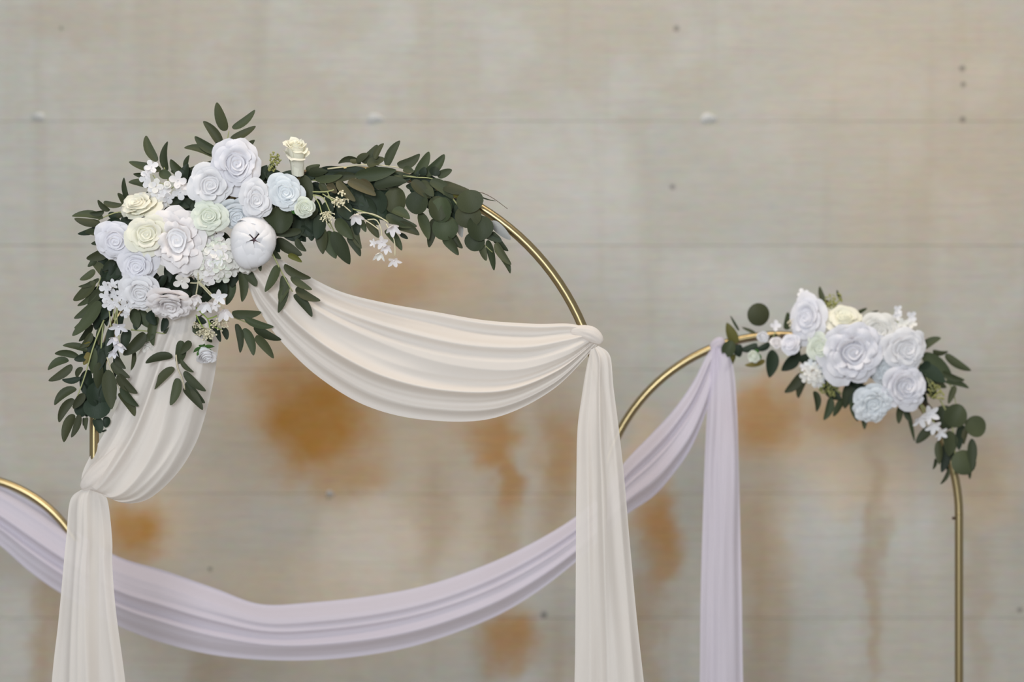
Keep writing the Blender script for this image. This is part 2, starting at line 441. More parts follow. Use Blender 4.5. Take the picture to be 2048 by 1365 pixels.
cd = thing('fabric_drape', 'cream chiffon drape knotted to the tall gold arch, swagged between two hanging tails', 'drape', px(680, 660, D1))
sheet('swag', cd,
      [(375, 440), (450, 472), (540, 508), (600, 543), (680, 583), (770, 606), (870, 624), (970, 641), (1070, 648), (1140, 648), (1186, 660)],
      [(385, 485), (468, 530), (497, 575), (517, 618), (565, 685), (640, 756), (735, 813), (850, 840), (985, 837), (1105, 780), (1194, 690)],
      M_CREAM, D1, 150, 110, [(2.7, .5), (4.7, .45), (8.1, .14)], 0.075, 4, 0.045, (0.0, -0.012), 1.3)
sheet('swag', cd,
      [(345, 480), (322, 590), (302, 650), (281, 700), (263, 740), (237, 808), (212, 862), (184, 908), (168, 942), (165, 962), (172, 976)],
      [(400, 470), (428, 560), (441, 640), (437, 690), (427, 760), (409, 835), (388, 893), (352, 950), (298, 998), (248, 1006), (210, 984)],
      M_CREAM, D1, 130, 90, [(2.3, .5), (4.1, .45), (7.3, .10)], 0.075, 9, 0.05, (0.0, -0.016), 1.3)
sheet('tail', cd,
      [(172, 976), (150, 990), (141, 1015), (137, 1070), (130, 1150), (120, 1250), (108, 1365), (92, 1600), (80, 1900), (70, 2290)],
      [(200, 976), (214, 988), (222, 1012), (229, 1080), (229, 1130), (237, 1220), (256, 1365), (282, 1600), (305, 1900), (330, 2290)],
      M_CREAM, D1, 170, 64, [(1.7, .55), (3.3, .4), (6.1, .05)], 0.09, 21, 0.02, (-0.024, -0.03), 1.3)
sheet('tail', cd,
      [(1180, 700), (1172, 735), (1163, 790), (1154, 860), (1152, 960), (1151, 1080), (1150, 1220), (1148, 1365), (1140, 1640), (1130, 1960), (1122, 2290)],
      [(1196, 692), (1219, 712), (1226, 775), (1237, 860), (1248, 960), (1259, 1090), (1272, 1230), (1287, 1365), (1318, 1640), (1350, 1960), (1380, 2290)],
      M_CREAM, D1, 170, 64, [(1.6, .55), (3.1, .4), (6.1, .05)], 0.09, 33, 0.02, (-0.026, -0.034), 1.3)
knot('knot', cd, [(1140, 662, 9), (1162, 664, 14), (1180, 669, 17), (1193, 677, 14), (1203, 687, 8)], M_CREAM, D1, 0.014, 6, 3)
knot('knot', cd, [(258, 890, 24), (228, 925, 26), (200, 950, 24), (182, 965, 19), (166, 976, 10)], M_CREAM, D1, 0.022, 6, 8)

ld = thing('fabric_drape', 'lilac chiffon drape slung low between the rear gold arches, its tail hanging', 'drape', px(720, 1200, D2))
sheet('swag', ld,
      [(-300, 1068), (-180, 945), (-60, 950), (0, 972), (70, 1010), (135, 1052), (230, 1112), (330, 1143), (430, 1178), (520, 1209), (620, 1206), (740, 1193), (850, 1172), (960, 1135), (1060, 1089), (1150, 1035), (1205, 985), (1250, 924), (1300, 871), (1345, 822), (1385, 765), (1412, 712), (1425, 696)],
      [(-312, 1092), (-200, 1015), (-80, 1035), (0, 1092), (60, 1144), (125, 1189), (240, 1254), (340, 1290), (440, 1312), (560, 1321), (680, 1317), (800, 1299), (900, 1270), (1000, 1229), (1080, 1180), (1150, 1125), (1205, 1075), (1252, 1030), (1305, 994), (1345, 950), (1385, 890), (1424, 790), (1447, 706)],
      M_LILAC, D2, 230, 70, [(2.0, .5), (3.7, .45), (6.7, .08)], 0.085, 14, 0.03, (0.0, -0.012), 1.3)
sheet('tail', ld,
      [(1424, 694), (1419, 740), (1413, 820), (1408, 920), (1404, 1040), (1400, 1180), (1398, 1365), (1392, 1600), (1386, 1850), (1380, 2120)],
      [(1447, 698), (1465, 735), (1473, 820), (1476, 920), (1479, 1040), (1482, 1180), (1485, 1365), (1494, 1600), (1504, 1850), (1514, 2120)],
      M_LILAC, D2, 150, 50, [(1.6, .55), (3.1, .4), (6.3, .05)], 0.08, 41, 0.015, (-0.02, -0.02), 1.3)
knot('wrap', ld, [(1424, 704, 10), (1432, 694, 14), (1440, 688, 15), (1450, 684, 11)], M_LILAC, D2, 0.004, 5, 5)

# ------------------------------------------------------------------ leaves (shared unit meshes: x along the leaf, y across, z out of its face)
def unit_leaf(kind, bend, cup, mat, droop):
    n, m = 10, 4; V, Fc = [], []
    for i in range(n + 1):
        v = 0.5 - 0.5 * math.cos(math.pi * i / n)
        if kind == 'w': w = max(math.sin(math.pi * min(max(v, .002), .998) ** 0.70), 0) ** 0.52
        elif kind == 'r': w = math.sqrt(max(1 - (2 * min(max(v, .004), .996) - 1) ** 2, 0))
        else: w = max(math.sin(math.pi * min(max(v, .002), .998) ** 0.78), 0) ** 0.68
        for j in range(m + 1):
            u = -1 + 2 * j / m
            y = u * w * 0.5
            V.append((v, y + bend * 4 * v * (1 - v) * 1.0, 0.0 + cup * (abs(u) * w) ** 1.4 * 0.25 - droop * (v - 0.5) ** 2))
    for i in range(n):
        for j in range(m):
            a = i * (m + 1) + j
            Fc.append((a, a + m + 1, a + m + 2, a + 1))
    me = bpy.data.meshes.new('leaf'); me.from_pydata(V, [], Fc)
    me.polygons.foreach_set('use_smooth', [True] * len(Fc)); me.materials.append(mat); me.update()
    return me
_lc = {}
def leaf_mesh(kind, bend, mat, var):
    k = (kind, bend, mat.name, var)
    if k not in _lc: _lc[k] = unit_leaf(kind, bend, (0.9, 0.55, -0.5)[var], mat, (0.25, 0.12, 0.4)[var])
    return _lc[k]

def add_leaf(parent, D, bx, by, tx, ty, w, kind='w', mat='g', off=0.03, bend=None, roll=None, tilt=None):
    """leaf from base pixel to tip pixel, w pixels wide, off metres in front of the arch"""
    d = D - off
    B, T = px(bx, by, d), px(tx, ty, d)
    ax = T - B; L = ax.length
    if tilt is None: tilt = RND.uniform(-0.35, 0.25)
    if kind == 'r': tilt *= 0.5
    T = T + Vector((0, tilt * L, 0)); ax = T - B; L = ax.length
    X = ax.normalized()
    N = Vector((0, -1, 0)); N = (N - X * N.dot(X)).normalized()
    if roll is None: roll = RND.uniform(-0.5, 0.5) * (0.6 if kind == 'r' else 1)
    N = Matrix.Rotation(roll, 3, X) @ N
    Y = N.cross(X)
    W = w * d / F / max(math.cos(roll), 0.6)
    if bend is None: bend = RND.choice((-0.05, 0.0, 0.05))
    # bend is a share of the length but the mesh is scaled by width across: convert, in coarse steps
    b = round(1.45 * bend * L / W * 10) / 10 if kind == 'w' else 0.0
    me = leaf_mesh(kind, b, LM[mat], RND.randrange(3))
    M = Matrix(((X.x * L, Y.x * W, N.x * W, B.x), (X.y * L, Y.y * W, N.y * W, B.y), (X.z * L, Y.z * W, N.z * W, B.z), (0, 0, 0, 1)))
    return child('leaf', me, parent, M)

def sprig(swag, D, stem, leaves, off=0.03, r=1.5, mat=None, label=None, kind='w', lm='g'):
    """a stem (pixels, with optional depth) and its leaves"""
    pts = [px(p[0], p[1], D - (p[2] if len(p) > 2 else off) + 0.004) for p in stem]
    fine = [Vector(cat([tuple(p) for p in pts], k / 10)) for k in range(11)]
    V, Fc = tube(fine, [r * D / F * (1.15 - 0.5 * k / 10) for k in range(11)], 6)
    o = mesh_obj('leaf_sprig' if leaves else 'core_wire', V, Fc, mat or M_STEM, swag, loc=pts[0])
    if label: o['label'] = label
    for lf in leaves:
        bx, by, tx, ty, w = lf[:5]
        opt = dict(lf[5]) if len(lf) > 5 else {}
        add_leaf(o, D, bx, by, tx, ty, w, opt.get('k', kind), opt.get('m', lm), opt.get('o', off + RND.uniform(-.006, .006)),
                 opt.get('b'), opt.get('r'), opt.get('t'))
    return o
def rd(x, y, d, h=None, **k):          # round leaf: centre and diameter
    a = k.pop('a', -1.2); h = h or d
    dx, dy = math.cos(a) * h / 2, math.sin(a) * h / 2
    return (x - dx, y - dy, x + dx, y + dy, d, dict(k='r', **k))

def backing(swag, D, lst, label):
    """the dense greenery wired behind the blooms: real leaves, joined into one part"""
    V, Fc = [], []
    for (bx, by, tx, ty, w, o_) in lst:
        d = D - o_['o']; B, T = px(bx, by, d), px(tx, ty, d) + Vector((0, RND.uniform(-.012, .008), 0))
        X = (T - B).normalized(); L = (T - B).length; W = w * d / F
        N = Vector((0, -1, 0)); N = (N - X * N.dot(X)).normalized(); N = Matrix.Rotation(RND.uniform(-.6, .6), 3, X) @ N
        Y = N.cross(X); me = leaf_mesh('o', 0.0, M_DARK, RND.randrange(3)); b = len(V)
        V += [B + X * (v.co.x * L) + Y * (v.co.y * W) + N * (v.co.z * W) for v in me.vertices]
        Fc += [tuple(i + b for i in p.vertices) for p in me.polygons]
    o = mesh_obj('backing_foliage', V, Fc, M_DARK, swag); o['kind'] = 'stuff'; o['label'] = label
    return o

# ------------------------------------------------------------------ flowers
def frame(n, spin):
    Z = n.normalized(); X = Vector((1, 0, 0)); X = (X - Z * X.dot(Z)).normalized(); Y = Z.cross(X)
    R = Matrix((X, Y, Z)).transposed()
    return R @ Matrix.Rotation(spin, 3, 'Z')

def petal_shell(a0, half, rb, rt, zb, zt, curl, ruf, seed, nu=8, nv=7, twist=0.05, notch=0.12):
    V, Fc = [], []
    for i in range(nv + 1):
        v = i / nv
        for j in range(nu + 1):
            u = -1 + 2 * j / nu
            vv = v * (1 - notch * abs(u) ** 3)
            ang = a0 + u * half * (0.62 + 0.38 * math.sin(math.pi * min(1, v * 0.75 + 0.1)))
            r = rb + (rt - rb) * vv ** 1.25
            z = zb + (zt - zb) * math.sin(vv * math.pi / 2) ** 0.9
            lip = max(0, vv - 0.66) / 0.34
            r += curl * lip ** 1.6; z -= curl * 0.75 * lip ** 2.4
            r += twist * u * rt
            wv = ruf * lip * (math.sin(u * 5.3 + seed) + 0.6 * math.sin(u * 9.1 + seed * 2.3))
            r += wv * 0.5; z += wv
            V.append(Vector((r * math.cos(ang), r * math.sin(ang), z)))
    for i in range(nv):
        for j in range(nu):
            a = i * (nu + 1) + j
            Fc.append((a, a + 1, a + nu + 2, a + nu + 1))
    return V, Fc

# layers: petals, half angle, rim radius, rim height, lip curl
ROSE = [(5, .82, .93, .12, .12), (5, .80, .76, .34, .10), (4, .98, .60, .48, .08)]
HEART = (.50, .64, 3.6)                 # spiral heart: outer radius, height, turns
BUD = [(4, 1.0, .84, .40, .10), (4, .95, .68, .66, .07), (3, 1.2, .54, .80, .05)]
BUDH = (.44, .95, 3.0)
TALLBUD = [(3, 1.1, .92, .45, .14, .42, -.9), (3, 1.25, .80, .88, .10, .55, -.9), (3, 1.25, .64, 1.08, .06, .7, -.9)]
TALLH = (.46, 1.14, 3.0)
PEONY = [(6, .70, .98, .08, .10), (6, .68, .84, .28, .10), (6, .66, .68, .42, .09), (5, .75, .52, .52, .08)]
PEONYH = (.40, .62, 2.6)
GLOBE = ([(5, .85, 1.0, .62), (5, .85, .96, .34), (5, .85, .92, .09)], None)      # petals, half angle, radius, end angle

def globe_petal(a0, half, rad, end, seed, nu=8, nv=9):
    V, Fc = [], []
    for i in range(nv + 1):
        v = i / nv
        for j in range(nu + 1):
            u = -1 + 2 * j / nu
            vv = v * (1 - .10 * abs(u) ** 3); phi = 2.1 + (end - 2.1) * vv
            a = a0 + u * half * (0.75 + .35 * math.sin(math.pi * min(1, v + .1)))
            r = rad * (1 - .05 * abs(u) ** 2.2 + .05 * math.sin(math.pi * v) * math.cos(u * 1.5)) * (1 - .12 * max(0, v - .8) * 5 * .4) + .055 * u + .02 * math.sin(4 * u + 7 * v + seed + a0)
            V.append(Vector((r * math.sin(phi) * math.cos(a), r * math.sin(phi) * math.sin(a), .80 * r * math.cos(phi))))
    for i in range(nv):
        for j in range(nu):
            a = i * (nu + 1) + j; Fc.append((a, a + 1, a + nu + 2, a + nu + 1))
    return V, Fc

def spiral_heart(rad, top, turns, rr):
    V, Fc = [], []; n = int(turns * 16); m = 4
    p3, p5 = rr.uniform(0, 6.28), rr.uniform(0, 6.28)
    for i in range(n + 1):
        q = i / n; a = q * turns * 2 * math.pi
        r0 = .035 + (rad - .035) * q ** .85
        r0 *= 1 + .10 * math.cos(2.6 * a + p3) + .05 * math.cos(4.2 * a + p5)
        zt = top - .20 * q ** 1.6 + .025 * math.sin(2.6 * a + p5)
        for j in range(m + 1):
            v = j / m
            V.append(Vector(((r0 - .07 * (1 - v) + .05 * max(0, v - .6) * 2.5) * math.cos(a), (r0 - .07 * (1 - v) + .05 * max(0, v - .6) * 2.5) * math.sin(a),
                             zt - .34 * (1 - v) ** 1.3 - .05 * max(0, v - .75) * 4)))
    for i in range(n):
        for j in range(m):
            a = i * (m + 1) + j; Fc.append((a, a + m + 1, a + m + 2, a + 1))
    b = len(V)                                    # the tucked floor under the spiral
    for r_, z in ((.0, top - .10), (rad * .5, top - .22), (rad * 1.0, top - .42), (rad * 1.15, -.2)):
        for k in range(14):
            V.append(Vector((r_ * math.cos(k * .4488), r_ * math.sin(k * .4488), z)))
    for i in range(3):
        for k in range(14): Fc.append((b + i * 14 + k, b + i * 14 + (k + 1) % 14, b + i * 14 + 14 + (k + 1) % 14, b + i * 14 + 14 + k))
    return V, Fc

def flower(name, swag, D, x, y, d, face, mat, off, style=None, ruf=0.035, label=None, h=None, sepals=0, inner=None):
    rr = random.Random(int(x * 31 + y * 7))
    outer, heart = style or (ROSE, HEART)
    c = px(x, y, D - off)
    R = 1.09 * d / 2 * (D - off) / F
    n = Vector((face[0], -1, -face[1]))
    Q = frame(n, rr.uniform(0, 6.28))
    sc = Vector((1, 1, 1))
    st = Matrix.Diagonal((1, 1, (h / d) if h else 1))
    w2, w3, wa, wb = rr.uniform(0, 6.28), rr.uniform(0, 6.28), rr.uniform(.03, .09), rr.uniform(.02, .06)
    sx, sy = rr.uniform(-.14, .14), rr.uniform(-.14, .14)
    def warp(v):                                   # no bloom is a perfect circle, and its heart sits off centre
        a = math.atan2(v.y, v.x); k = 1 + wa * math.sin(2 * a + w2) + wb * math.sin(3 * a + w3)
        return Vector((v.x * k + sx * v.z, v.y * k + sy * v.z, v.z + .05 * math.sin(2 * a + w3) * math.hypot(v.x, v.y)))
    def place(V): return [c + st @ (Q @ (warp(v) * R)) for v in V]
    off_a = rr.uniform(0, 6)
    if heart:
        HV, HF = spiral_heart(*heart, rr)
    else:                                         # a low cone of tucked stamens
        HV, HF = [], []
        for i, (r_, z) in enumerate(((.02, .30), (.12, .28), (.30, .10), (.5, -.2))):
            for k in range(12): HV.append(Vector((r_ * math.cos(k * .5236), r_ * math.sin(k * .5236), z + .02 * (k % 2))))
        for i in range(3):
            for k in range(12): HF.append((i * 12 + k, i * 12 + (k + 1) % 12, i * 12 + 12 + (k + 1) % 12, i * 12 + 12 + k))
    o = mesh_obj(name, place(HV), HF, M_EYE if heart is None else PM[inner or mat], swag, loc=c)
    if label: o['label'] = label
    for li, (cnt, half, rad, end) in enumerate(outer if heart is None else []):
        for k in range(cnt):
            V, Fc = globe_petal(off_a + li * .7 + k * 2 * math.pi / cnt + rr.uniform(-.15, .15), half * rr.uniform(.9, 1.1), rad * rr.uniform(.96, 1.04), end * rr.uniform(.8, 1.2), li)
            mesh_obj('petal', place(V), Fc, PM[mat], o, loc=c)
    for li, lay in enumerate(outer if heart else []):
        cnt, half, rt, zt, curl = lay[:5]; rbf, zb = lay[5:7] if len(lay) > 5 else (.45, -.42)
        for k in range(cnt):
            V, Fc = petal_shell(off_a + li * 0.63 + k * 2 * math.pi / cnt + rr.uniform(-.12, .12), half * rr.uniform(.95, 1.1), rbf * rt, rt * rr.uniform(.94, 1.05), zb, zt + rr.uniform(-.09, .09), curl * rr.uniform(.4, 1.7), ruf, rr.uniform(0, 9))
            mesh_obj('petal', place(V), Fc, PM[mat], o, loc=c)
    for k in range(sepals):
        a = k * 2 * math.pi / sepals + 0.4
        V, Fc = [], []
        for i in range(6):
            v = i / 5
            for u in (-1, 0, 1):
                w = 0.3 * math.sin(math.pi * (0.25 + 0.75 * v)) * u
                r_ = 0.25 + 0.78 * math.sin(v * 1.3)
                V.append(Vector((r_ * math.cos(a) - w * math.sin(a), r_ * math.sin(a) + w * math.cos(a), -.48 + .35 * v ** 2 - 0.05 * abs(u))))
        for i in range(5):
            for j in range(2):
                q = i * 3 + j; Fc.append((q, q + 1, q + 4, q + 3))
        mesh_obj('sepal', place(V), Fc, M_SEPAL, o, loc=c)
    return o

def star_mesh(name, npet, mat, cup, width, tip, seed):
    """a small blossom, radius 1, opening along +z"""
    rr = random.Random(seed); V, Fc = [], []
    for k in range(npet):
        a = 2 * math.pi * k / npet + rr.uniform(-.12, .12); cu = cup * rr.uniform(.7, 1.3)
        b = len(V)
        for i in range(6):
            v = i / 5
            v = 1 - (1 - v) ** 1.4
            w = width * math.sin(math.pi * (0.10 + 0.895 * v ** tip)) ** 0.62
            for u in (-1, 0, 1):
                r_ = 0.06 + 0.94 * v; y = w * u
                z = cu * v ** 1.5 + 0.12 * abs(u) * math.sin(math.pi * v) - 0.16 * max(0, v - .7)
                V.append((r_ * math.cos(a) - y * math.sin(a), r_ * math.sin(a) + y * math.cos(a), z))
        for i in range(5):
            for j in range(2):
                q = b + i * 3 + j; Fc.append((q, q + 3, q + 4, q + 1))
    b = len(V)                                             # raised eye
    for z, r_ in ((0.0, .13), (.09, .1), (.13, .03)):
        for k in range(6):
            V.append((r_ * math.cos(k * 1.047), r_ * math.sin(k * 1.047), z + 0.03))
    for i in range(2):
        for k in range(6): Fc.append((b + i * 6 + k, b + i * 6 + (k + 1) % 6, b + i * 6 + 6 + (k + 1) % 6, b + i * 6 + 6 + k))
    me = bpy.data.meshes.new(name); me.from_pydata(V, [], Fc)
    me.polygons.foreach_set('use_smooth', [True] * len(Fc)); me.materials.append(mat); me.update()
    return me
_sc = {}
def blossom(parent, D, x, y, d, off, face=(0, 0), mat='w', kind='floret', name='blossom'):
    key = (mat, kind, RND.randrange(3))
    if key not in _sc:
        if kind == 'floret': _sc[key] = star_mesh(name, 4, PM[mat], 0.30, 0.40, 1.5, key[2])
        elif kind == 'bell': _sc[key] = star_mesh(name, 5, PM[mat], 1.15, 0.38, 1.0, key[2])
        else: _sc[key] = star_mesh(name, 5, PM[mat], 0.45, 0.28, 1.0, key[2])
    c = px(x, y, D - off); R = d / 2 * (D - off) / F
    Q = frame(Vector((face[0], -1, -face[1])), RND.uniform(0, 6.28))
    M = Matrix.Translation(c) @ (Q * R).to_4x4()
    return child(name, _sc[key], parent, M)

def stems_obj(name, swag, D, paths, r, mat, off, label=None):
    V, Fc = [], []
    for path in paths:
        pts = [tuple(px(p[0], p[1], D - (p[2] if len(p) > 2 else off))) for p in path]
        fine = [Vector(cat(pts, k / 8)) for k in range(9)]
        v, f = tube(fine, r * D / F, 5); b = len(V); V += v; Fc += [tuple(i + b for i in q) for q in f]
    o = mesh_obj(name, V, Fc, mat, swag, loc=V[0])
    if label: o['label'] = label
    return o

def beads(parent, D, spots, mat, off, name='bead_cluster', stalk=True):
    """tiny filler buds, too small to pick apart: one mesh of little faceted beads on hair-thin stalks"""
    V, Fc = [], []
    for (x, y, rx, ry, n, r) in spots:
        for _ in range(n):
            a = RND.uniform(0, 6.28); q = math.sqrt(RND.random())
            c = px(x + math.cos(a) * rx * q, y + math.sin(a) * ry * q, D - off - RND.uniform(-.006, .012))
            R = r * D / F * RND.uniform(.7, 1.2); b = len(V)
            for z, s in ((-1, .25), (-.5, .87), (.5, .87), (1, .25)):
                for k in range(6):
                    V.append(c + Vector((math.cos(k * 1.047) * s, -z, math.sin(k * 1.047) * s)) * R)
            for i in range(3):
                for k in range(6): Fc.append((b + i * 6 + k, b + i * 6 + (k + 1) % 6, b + i * 6 + 6 + (k + 1) % 6, b + i * 6 + 6 + k))
            Fc.append(tuple(b + 18 + k for k in range(6)))
            if stalk:
                root = px(x + RND.uniform(-.2, .2) * rx, y - ry * 0.7, D - off + .004)
                v, f = tube([root, (root + c) / 2 + Vector((RND.uniform(-.002, .002), 0, .001)), c], 0.55 * D / F, 4); b = len(V)
                V += v; Fc += [tuple(i + b for i in q_) for q_ in f]
    o = mesh_obj(name, V, Fc, mat, parent); o['kind'] = 'stuff'
    return o

# ------------------------------------------------------------------ the large swag on the front arch
S = thing('flower_swag', 'large artificial flower swag of white roses and eucalyptus on the tall gold arch', 'flower swag', px(420, 470, D1), 'flower swags on the arches')
d_ = dict
sprig(S, D1, [(430, 318), (444, 300), (453, 284), (458, 262)], [
    (452, 262, 436, 207, 22, d_(b=.04)), (465, 257, 510, 220, 16, d_(b=-.05)), (461, 280, 511, 252, 17, d_(b=-.05)), (472, 298, 510, 281, 17),
    (443, 291, 407, 243, 20, d_(b=-.05)), (436, 305, 389, 273, 20), (427, 312, 370, 296, 17, d_(b=-.06)), (440, 303, 433, 285, 13, d_(m='d')), (428, 325, 378, 337, 17, d_(b=.06))], 0.045)
sprig(S, D1, [(330, 390), (336, 360), (328, 335)], [
    (313, 323, 290, 270, 19, d_(b=.06)), (334, 341, 333, 282, 17, d_(b=.09)), (372, 354, 341, 320, 21), (371, 340, 379, 311, 11, d_(b=.05)),
    (322, 340, 259, 324, 18, d_(b=.05)), (300, 352, 268, 349, 11), (302, 372, 259, 365, 16, d_(b=-.04)), (318, 345, 345, 355, 20, d_(k='o')), (350, 345, 342, 342, 6)], 0.028)
sprig(S, D1, [(262, 428), (235, 425), (205, 436), (190, 445)], [
    (256, 404, 250, 357, 12, d_(b=.05)), (252, 412, 237, 387, 13), (207, 405, 246, 409, 13, d_(b=-.08)), (219, 422, 197, 401, 12), (216, 429, 243, 433, 15, d_(m='d')),
    (206, 436, 144, 432, 16, d_(b=-.05)), (208, 424, 180, 427, 11), (200, 446, 151, 438, 17, d_(b=.05)), (213, 446, 152, 467, 15, d_(b=.05, m='d')), (171, 463, 202, 473, 13),
    (202, 480, 182, 488, 10), (215, 498, 196, 489, 7), (245, 427, 232, 436, 12), (240, 440, 205, 455, 18, d_(m='d')), (235, 455, 205, 475, 18, d_(m='d'))], 0.022)
sprig(S, D1, [(232, 500), (216, 525), (200, 560), (190, 590)], [
    (219, 501, 173, 518, 21, d_(b=.04)), (192, 512, 176, 534, 12), (214, 556, 180, 522, 19), (228, 522, 204, 541, 17, d_(m='d')), (190, 541, 160, 560, 15, d_(b=.07)),
    (198, 558, 159, 574, 10, d_(b=.06)), (190, 564, 144, 601, 22), (195, 580, 153, 612, 13), (212, 580, 176, 610, 21), (222, 545, 200, 572, 22, d_(m='d')), (240, 540, 215, 560, 24, d_(m='d')),
    (196, 600, 149, 637, 19, d_(b=.05)), (188, 620, 149, 657, 15, d_(b=.06)), (200, 603, 150, 672, 25, d_(b=.03)), (184, 650, 156, 684, 13), (222, 600, 205, 640, 22, d_(m='d')), (232, 520, 222, 552, 18, d_(m='d')),
    (246, 530, 238, 575, 22, d_(m='d')), (205, 625, 190, 660, 20, d_(m='d'))], 0.02)
sprig(S, D1, [(208, 640), (188, 690), (172, 745), (160, 780), (145, 815)], [
    (184, 667, 160, 697, 15, d_(b=.05)), (175, 701, 127, 691, 14, d_(b=-.05)), (158, 714, 107, 708, 15, d_(b=-.07)), (137, 720, 96, 740, 17, d_(b=-.08)), (144, 731, 97, 762, 18, d_(b=.05)),
    (164, 735, 152, 756, 12), (161, 757, 124, 760, 13, d_(b=.08, m='d')), (152, 777, 110, 810, 19, d_(b=-.07)), (147, 798, 119, 845, 18, d_(b=-.07)), (148, 829, 131, 884, 19, d_(b=-.05)),
    (159, 830, 145, 875, 15), (168, 788, 146, 818, 17), (172, 712, 150, 720, 16, d_(m='d')), (178, 705, 168, 730, 14, d_(m='y')), (180, 685, 160, 692, 9, d_(m='y'))], 0.03)
sprig(S, D1, [(207, 640), (202, 700), (196, 760), (190, 840)], [
    (206, 648, 196, 698, 15), (184, 693, 183, 748, 22, d_(k='o')), (204, 700, 206, 760, 16, d_(m='d')), (198, 726, 194, 779, 20, d_(k='o', o=.035)), (216, 740, 226, 819, 30, d_(k='o', o=.03)),
    rd(197, 789, 48, 52, m='d', o=.022, a=1.5), rd(196, 815, 56, 46, m='d', o=.016, a=1.5), rd(164, 818, 30, 34, m='d', o=.012), (174, 835, 173, 861, 9), (167, 836, 166, 852, 7), (166, 790, 172, 835, 22, d_(m='d', o=.01)),
    (190, 836, 201, 867, 21, d_(m='d', o=.014)), (214, 834, 211, 856, 17, d_(m='d', o=.01)), (222, 655, 214, 715, 18, d_(m='d')), (210, 690, 200, 740, 18, d_(m='d')), (176, 740, 180, 800, 24, d_(m='d', o=.008)),
    (204, 864, 213, 860, 4, d_(m='d', o=.01)), (232, 700, 226, 760, 14, d_(m='d', o=.012)), (214, 760, 232, 800, 16, d_(m='d', o=.012))], 0.022)
sprig(S, D1, [(214, 715), (222, 738), (232, 762), (242, 786)], [
    (223, 727, 260, 756, 17, d_(b=-.05)), (235, 750, 277, 787, 20, d_(b=-.05)), (242, 772, 279, 813, 18, d_(b=-.05)), (239, 786, 272, 832, 19, d_(b=.05)), (232, 712, 252, 738, 14)], 0.034, mat=M_STEMW)
sprig(S, D1, [(262, 660), (285, 662), (305, 664), (330, 668)], [
    (266, 617, 277, 656, 23, d_(k='o')), (276, 621, 302, 656, 24), (314, 634, 307, 692, 18, d_(b=-.08)), (290, 667, 247, 711, 24, d_(b=.04)), (306, 668, 288, 684, 16), (331, 636, 324, 664, 15, d_(m='d')),
    (300, 622, 312, 650, 20, d_(m='d')), (256, 660, 249, 700, 22, d_(m='d')), (268, 700, 261, 742, 9, d_(o=.01)), (245, 630, 240, 668, 16, d_(m='d')), (280, 640, 270, 660, 18, d_(m='d'))], 0.03)
sprig(S, D1, [(420, 620), (390, 640), (355, 660), (330, 667)], [
    (379, 639, 326, 666, 21, d_(b=.04)), (376, 656, 355, 668, 15), (383, 654, 424, 685, 19, d_(b=.06)), (385, 640, 414, 645, 18, d_(k='o', m='d')), (445, 655, 455, 680, 13, d_(m='d')), (430, 650, 442, 684, 12, d_(m='d')), (344, 664, 356, 682, 10, d_(m='o')),
    (420, 640, 432, 662, 16, d_(m='d'))], 0.03, mat=M_TWIG)
sprig(S, D1, [(352, 710), (355, 735), (364, 758), (370, 780)], [
    (363, 682, 352, 730, 23, d_(b=.05)), (379, 681, 362, 707, 17), (345, 713, 291, 727, 18, d_(b=-.06)), (361, 720, 387, 745, 10, d_(b=-.07)), (348, 736, 307, 779, 19, d_(b=-.05)), (356, 757, 342, 811, 20, d_(b=.05)),
    (368, 744, 411, 783, 17, d_(b=-.05)), (372, 765, 409, 807, 17, d_(b=-.05)), (367, 777, 406, 820, 19, d_(b=.05))], 0.062, r=1.7, mat=M_STEMW)
sprig(S, D1, [(536, 495), (548, 514), (562, 542), (585, 584)], [
    (556, 531, 531, 584, 20, d_(b=.06)), (566, 552, 556, 626, 20, d_(b=.05)), (577, 571, 560, 606, 18, d_(b=-.05)), (568, 531, 621, 557, 18, d_(b=-.05)), (582, 554, 625, 580, 15, d_(b=-.05)), (592, 576, 642, 602, 18, d_(b=-.07)),
    (589, 589, 625, 634, 18, d_(b=.04)), (519, 526, 521, 543, 9)], 0.068, r=1.7)
sprig(S, D1, [(450, 626), (470, 636), (490, 644), (512, 654)], [
    (464, 626, 522, 624, 19, d_(b=-.06)), (489, 637, 546, 654, 16, d_(b=-.06)), (508, 655, 561, 681, 18, d_(b=-.05)), (511, 673, 549, 717, 19, d_(b=.04)), (488, 657, 508, 711, 19, d_(b=.05)), (473, 648, 480, 706, 15, d_(b=.05))], 0.03)
sprig(S, D1, [(470, 520), (482, 540), (490, 552)], [
    (481, 545, 484, 604, 18, d_(b=.04)), (492, 545, 513, 573, 20), (462, 555, 454, 610, 20), (440, 560, 452, 592, 20, d_(m='d')), (420, 560, 432, 590, 22, d_(m='d')), (475, 540, 462, 575, 22, d_(m='d'))], 0.03)
sprig(S, D1, [(540, 440), (570, 455), (595, 478), (600, 500)], [
    rd(559, 440, 56, 54, o=.05, a=1.5), (602, 462, 548, 470, 16), (552, 479, 604, 511, 23, d_(b=-.03)), (576, 510, 604, 525, 12, d_(m='y')), (543, 496, 562, 518, 13), (592, 478, 612, 503, 14, d_(b=-.06)),
    (612, 435, 604, 468, 26, d_(m='d')), (628, 436, 624, 482, 24, d_(m='d')), (632, 416, 620, 438, 17), (598, 440, 590, 480, 26, d_(m='d')), (565, 455, 605, 480, 24, d_(m='d')), (540, 470, 560, 505, 20, d_(m='d')), (600, 455, 628, 472, 20, d_(m='d'))], 0.03)
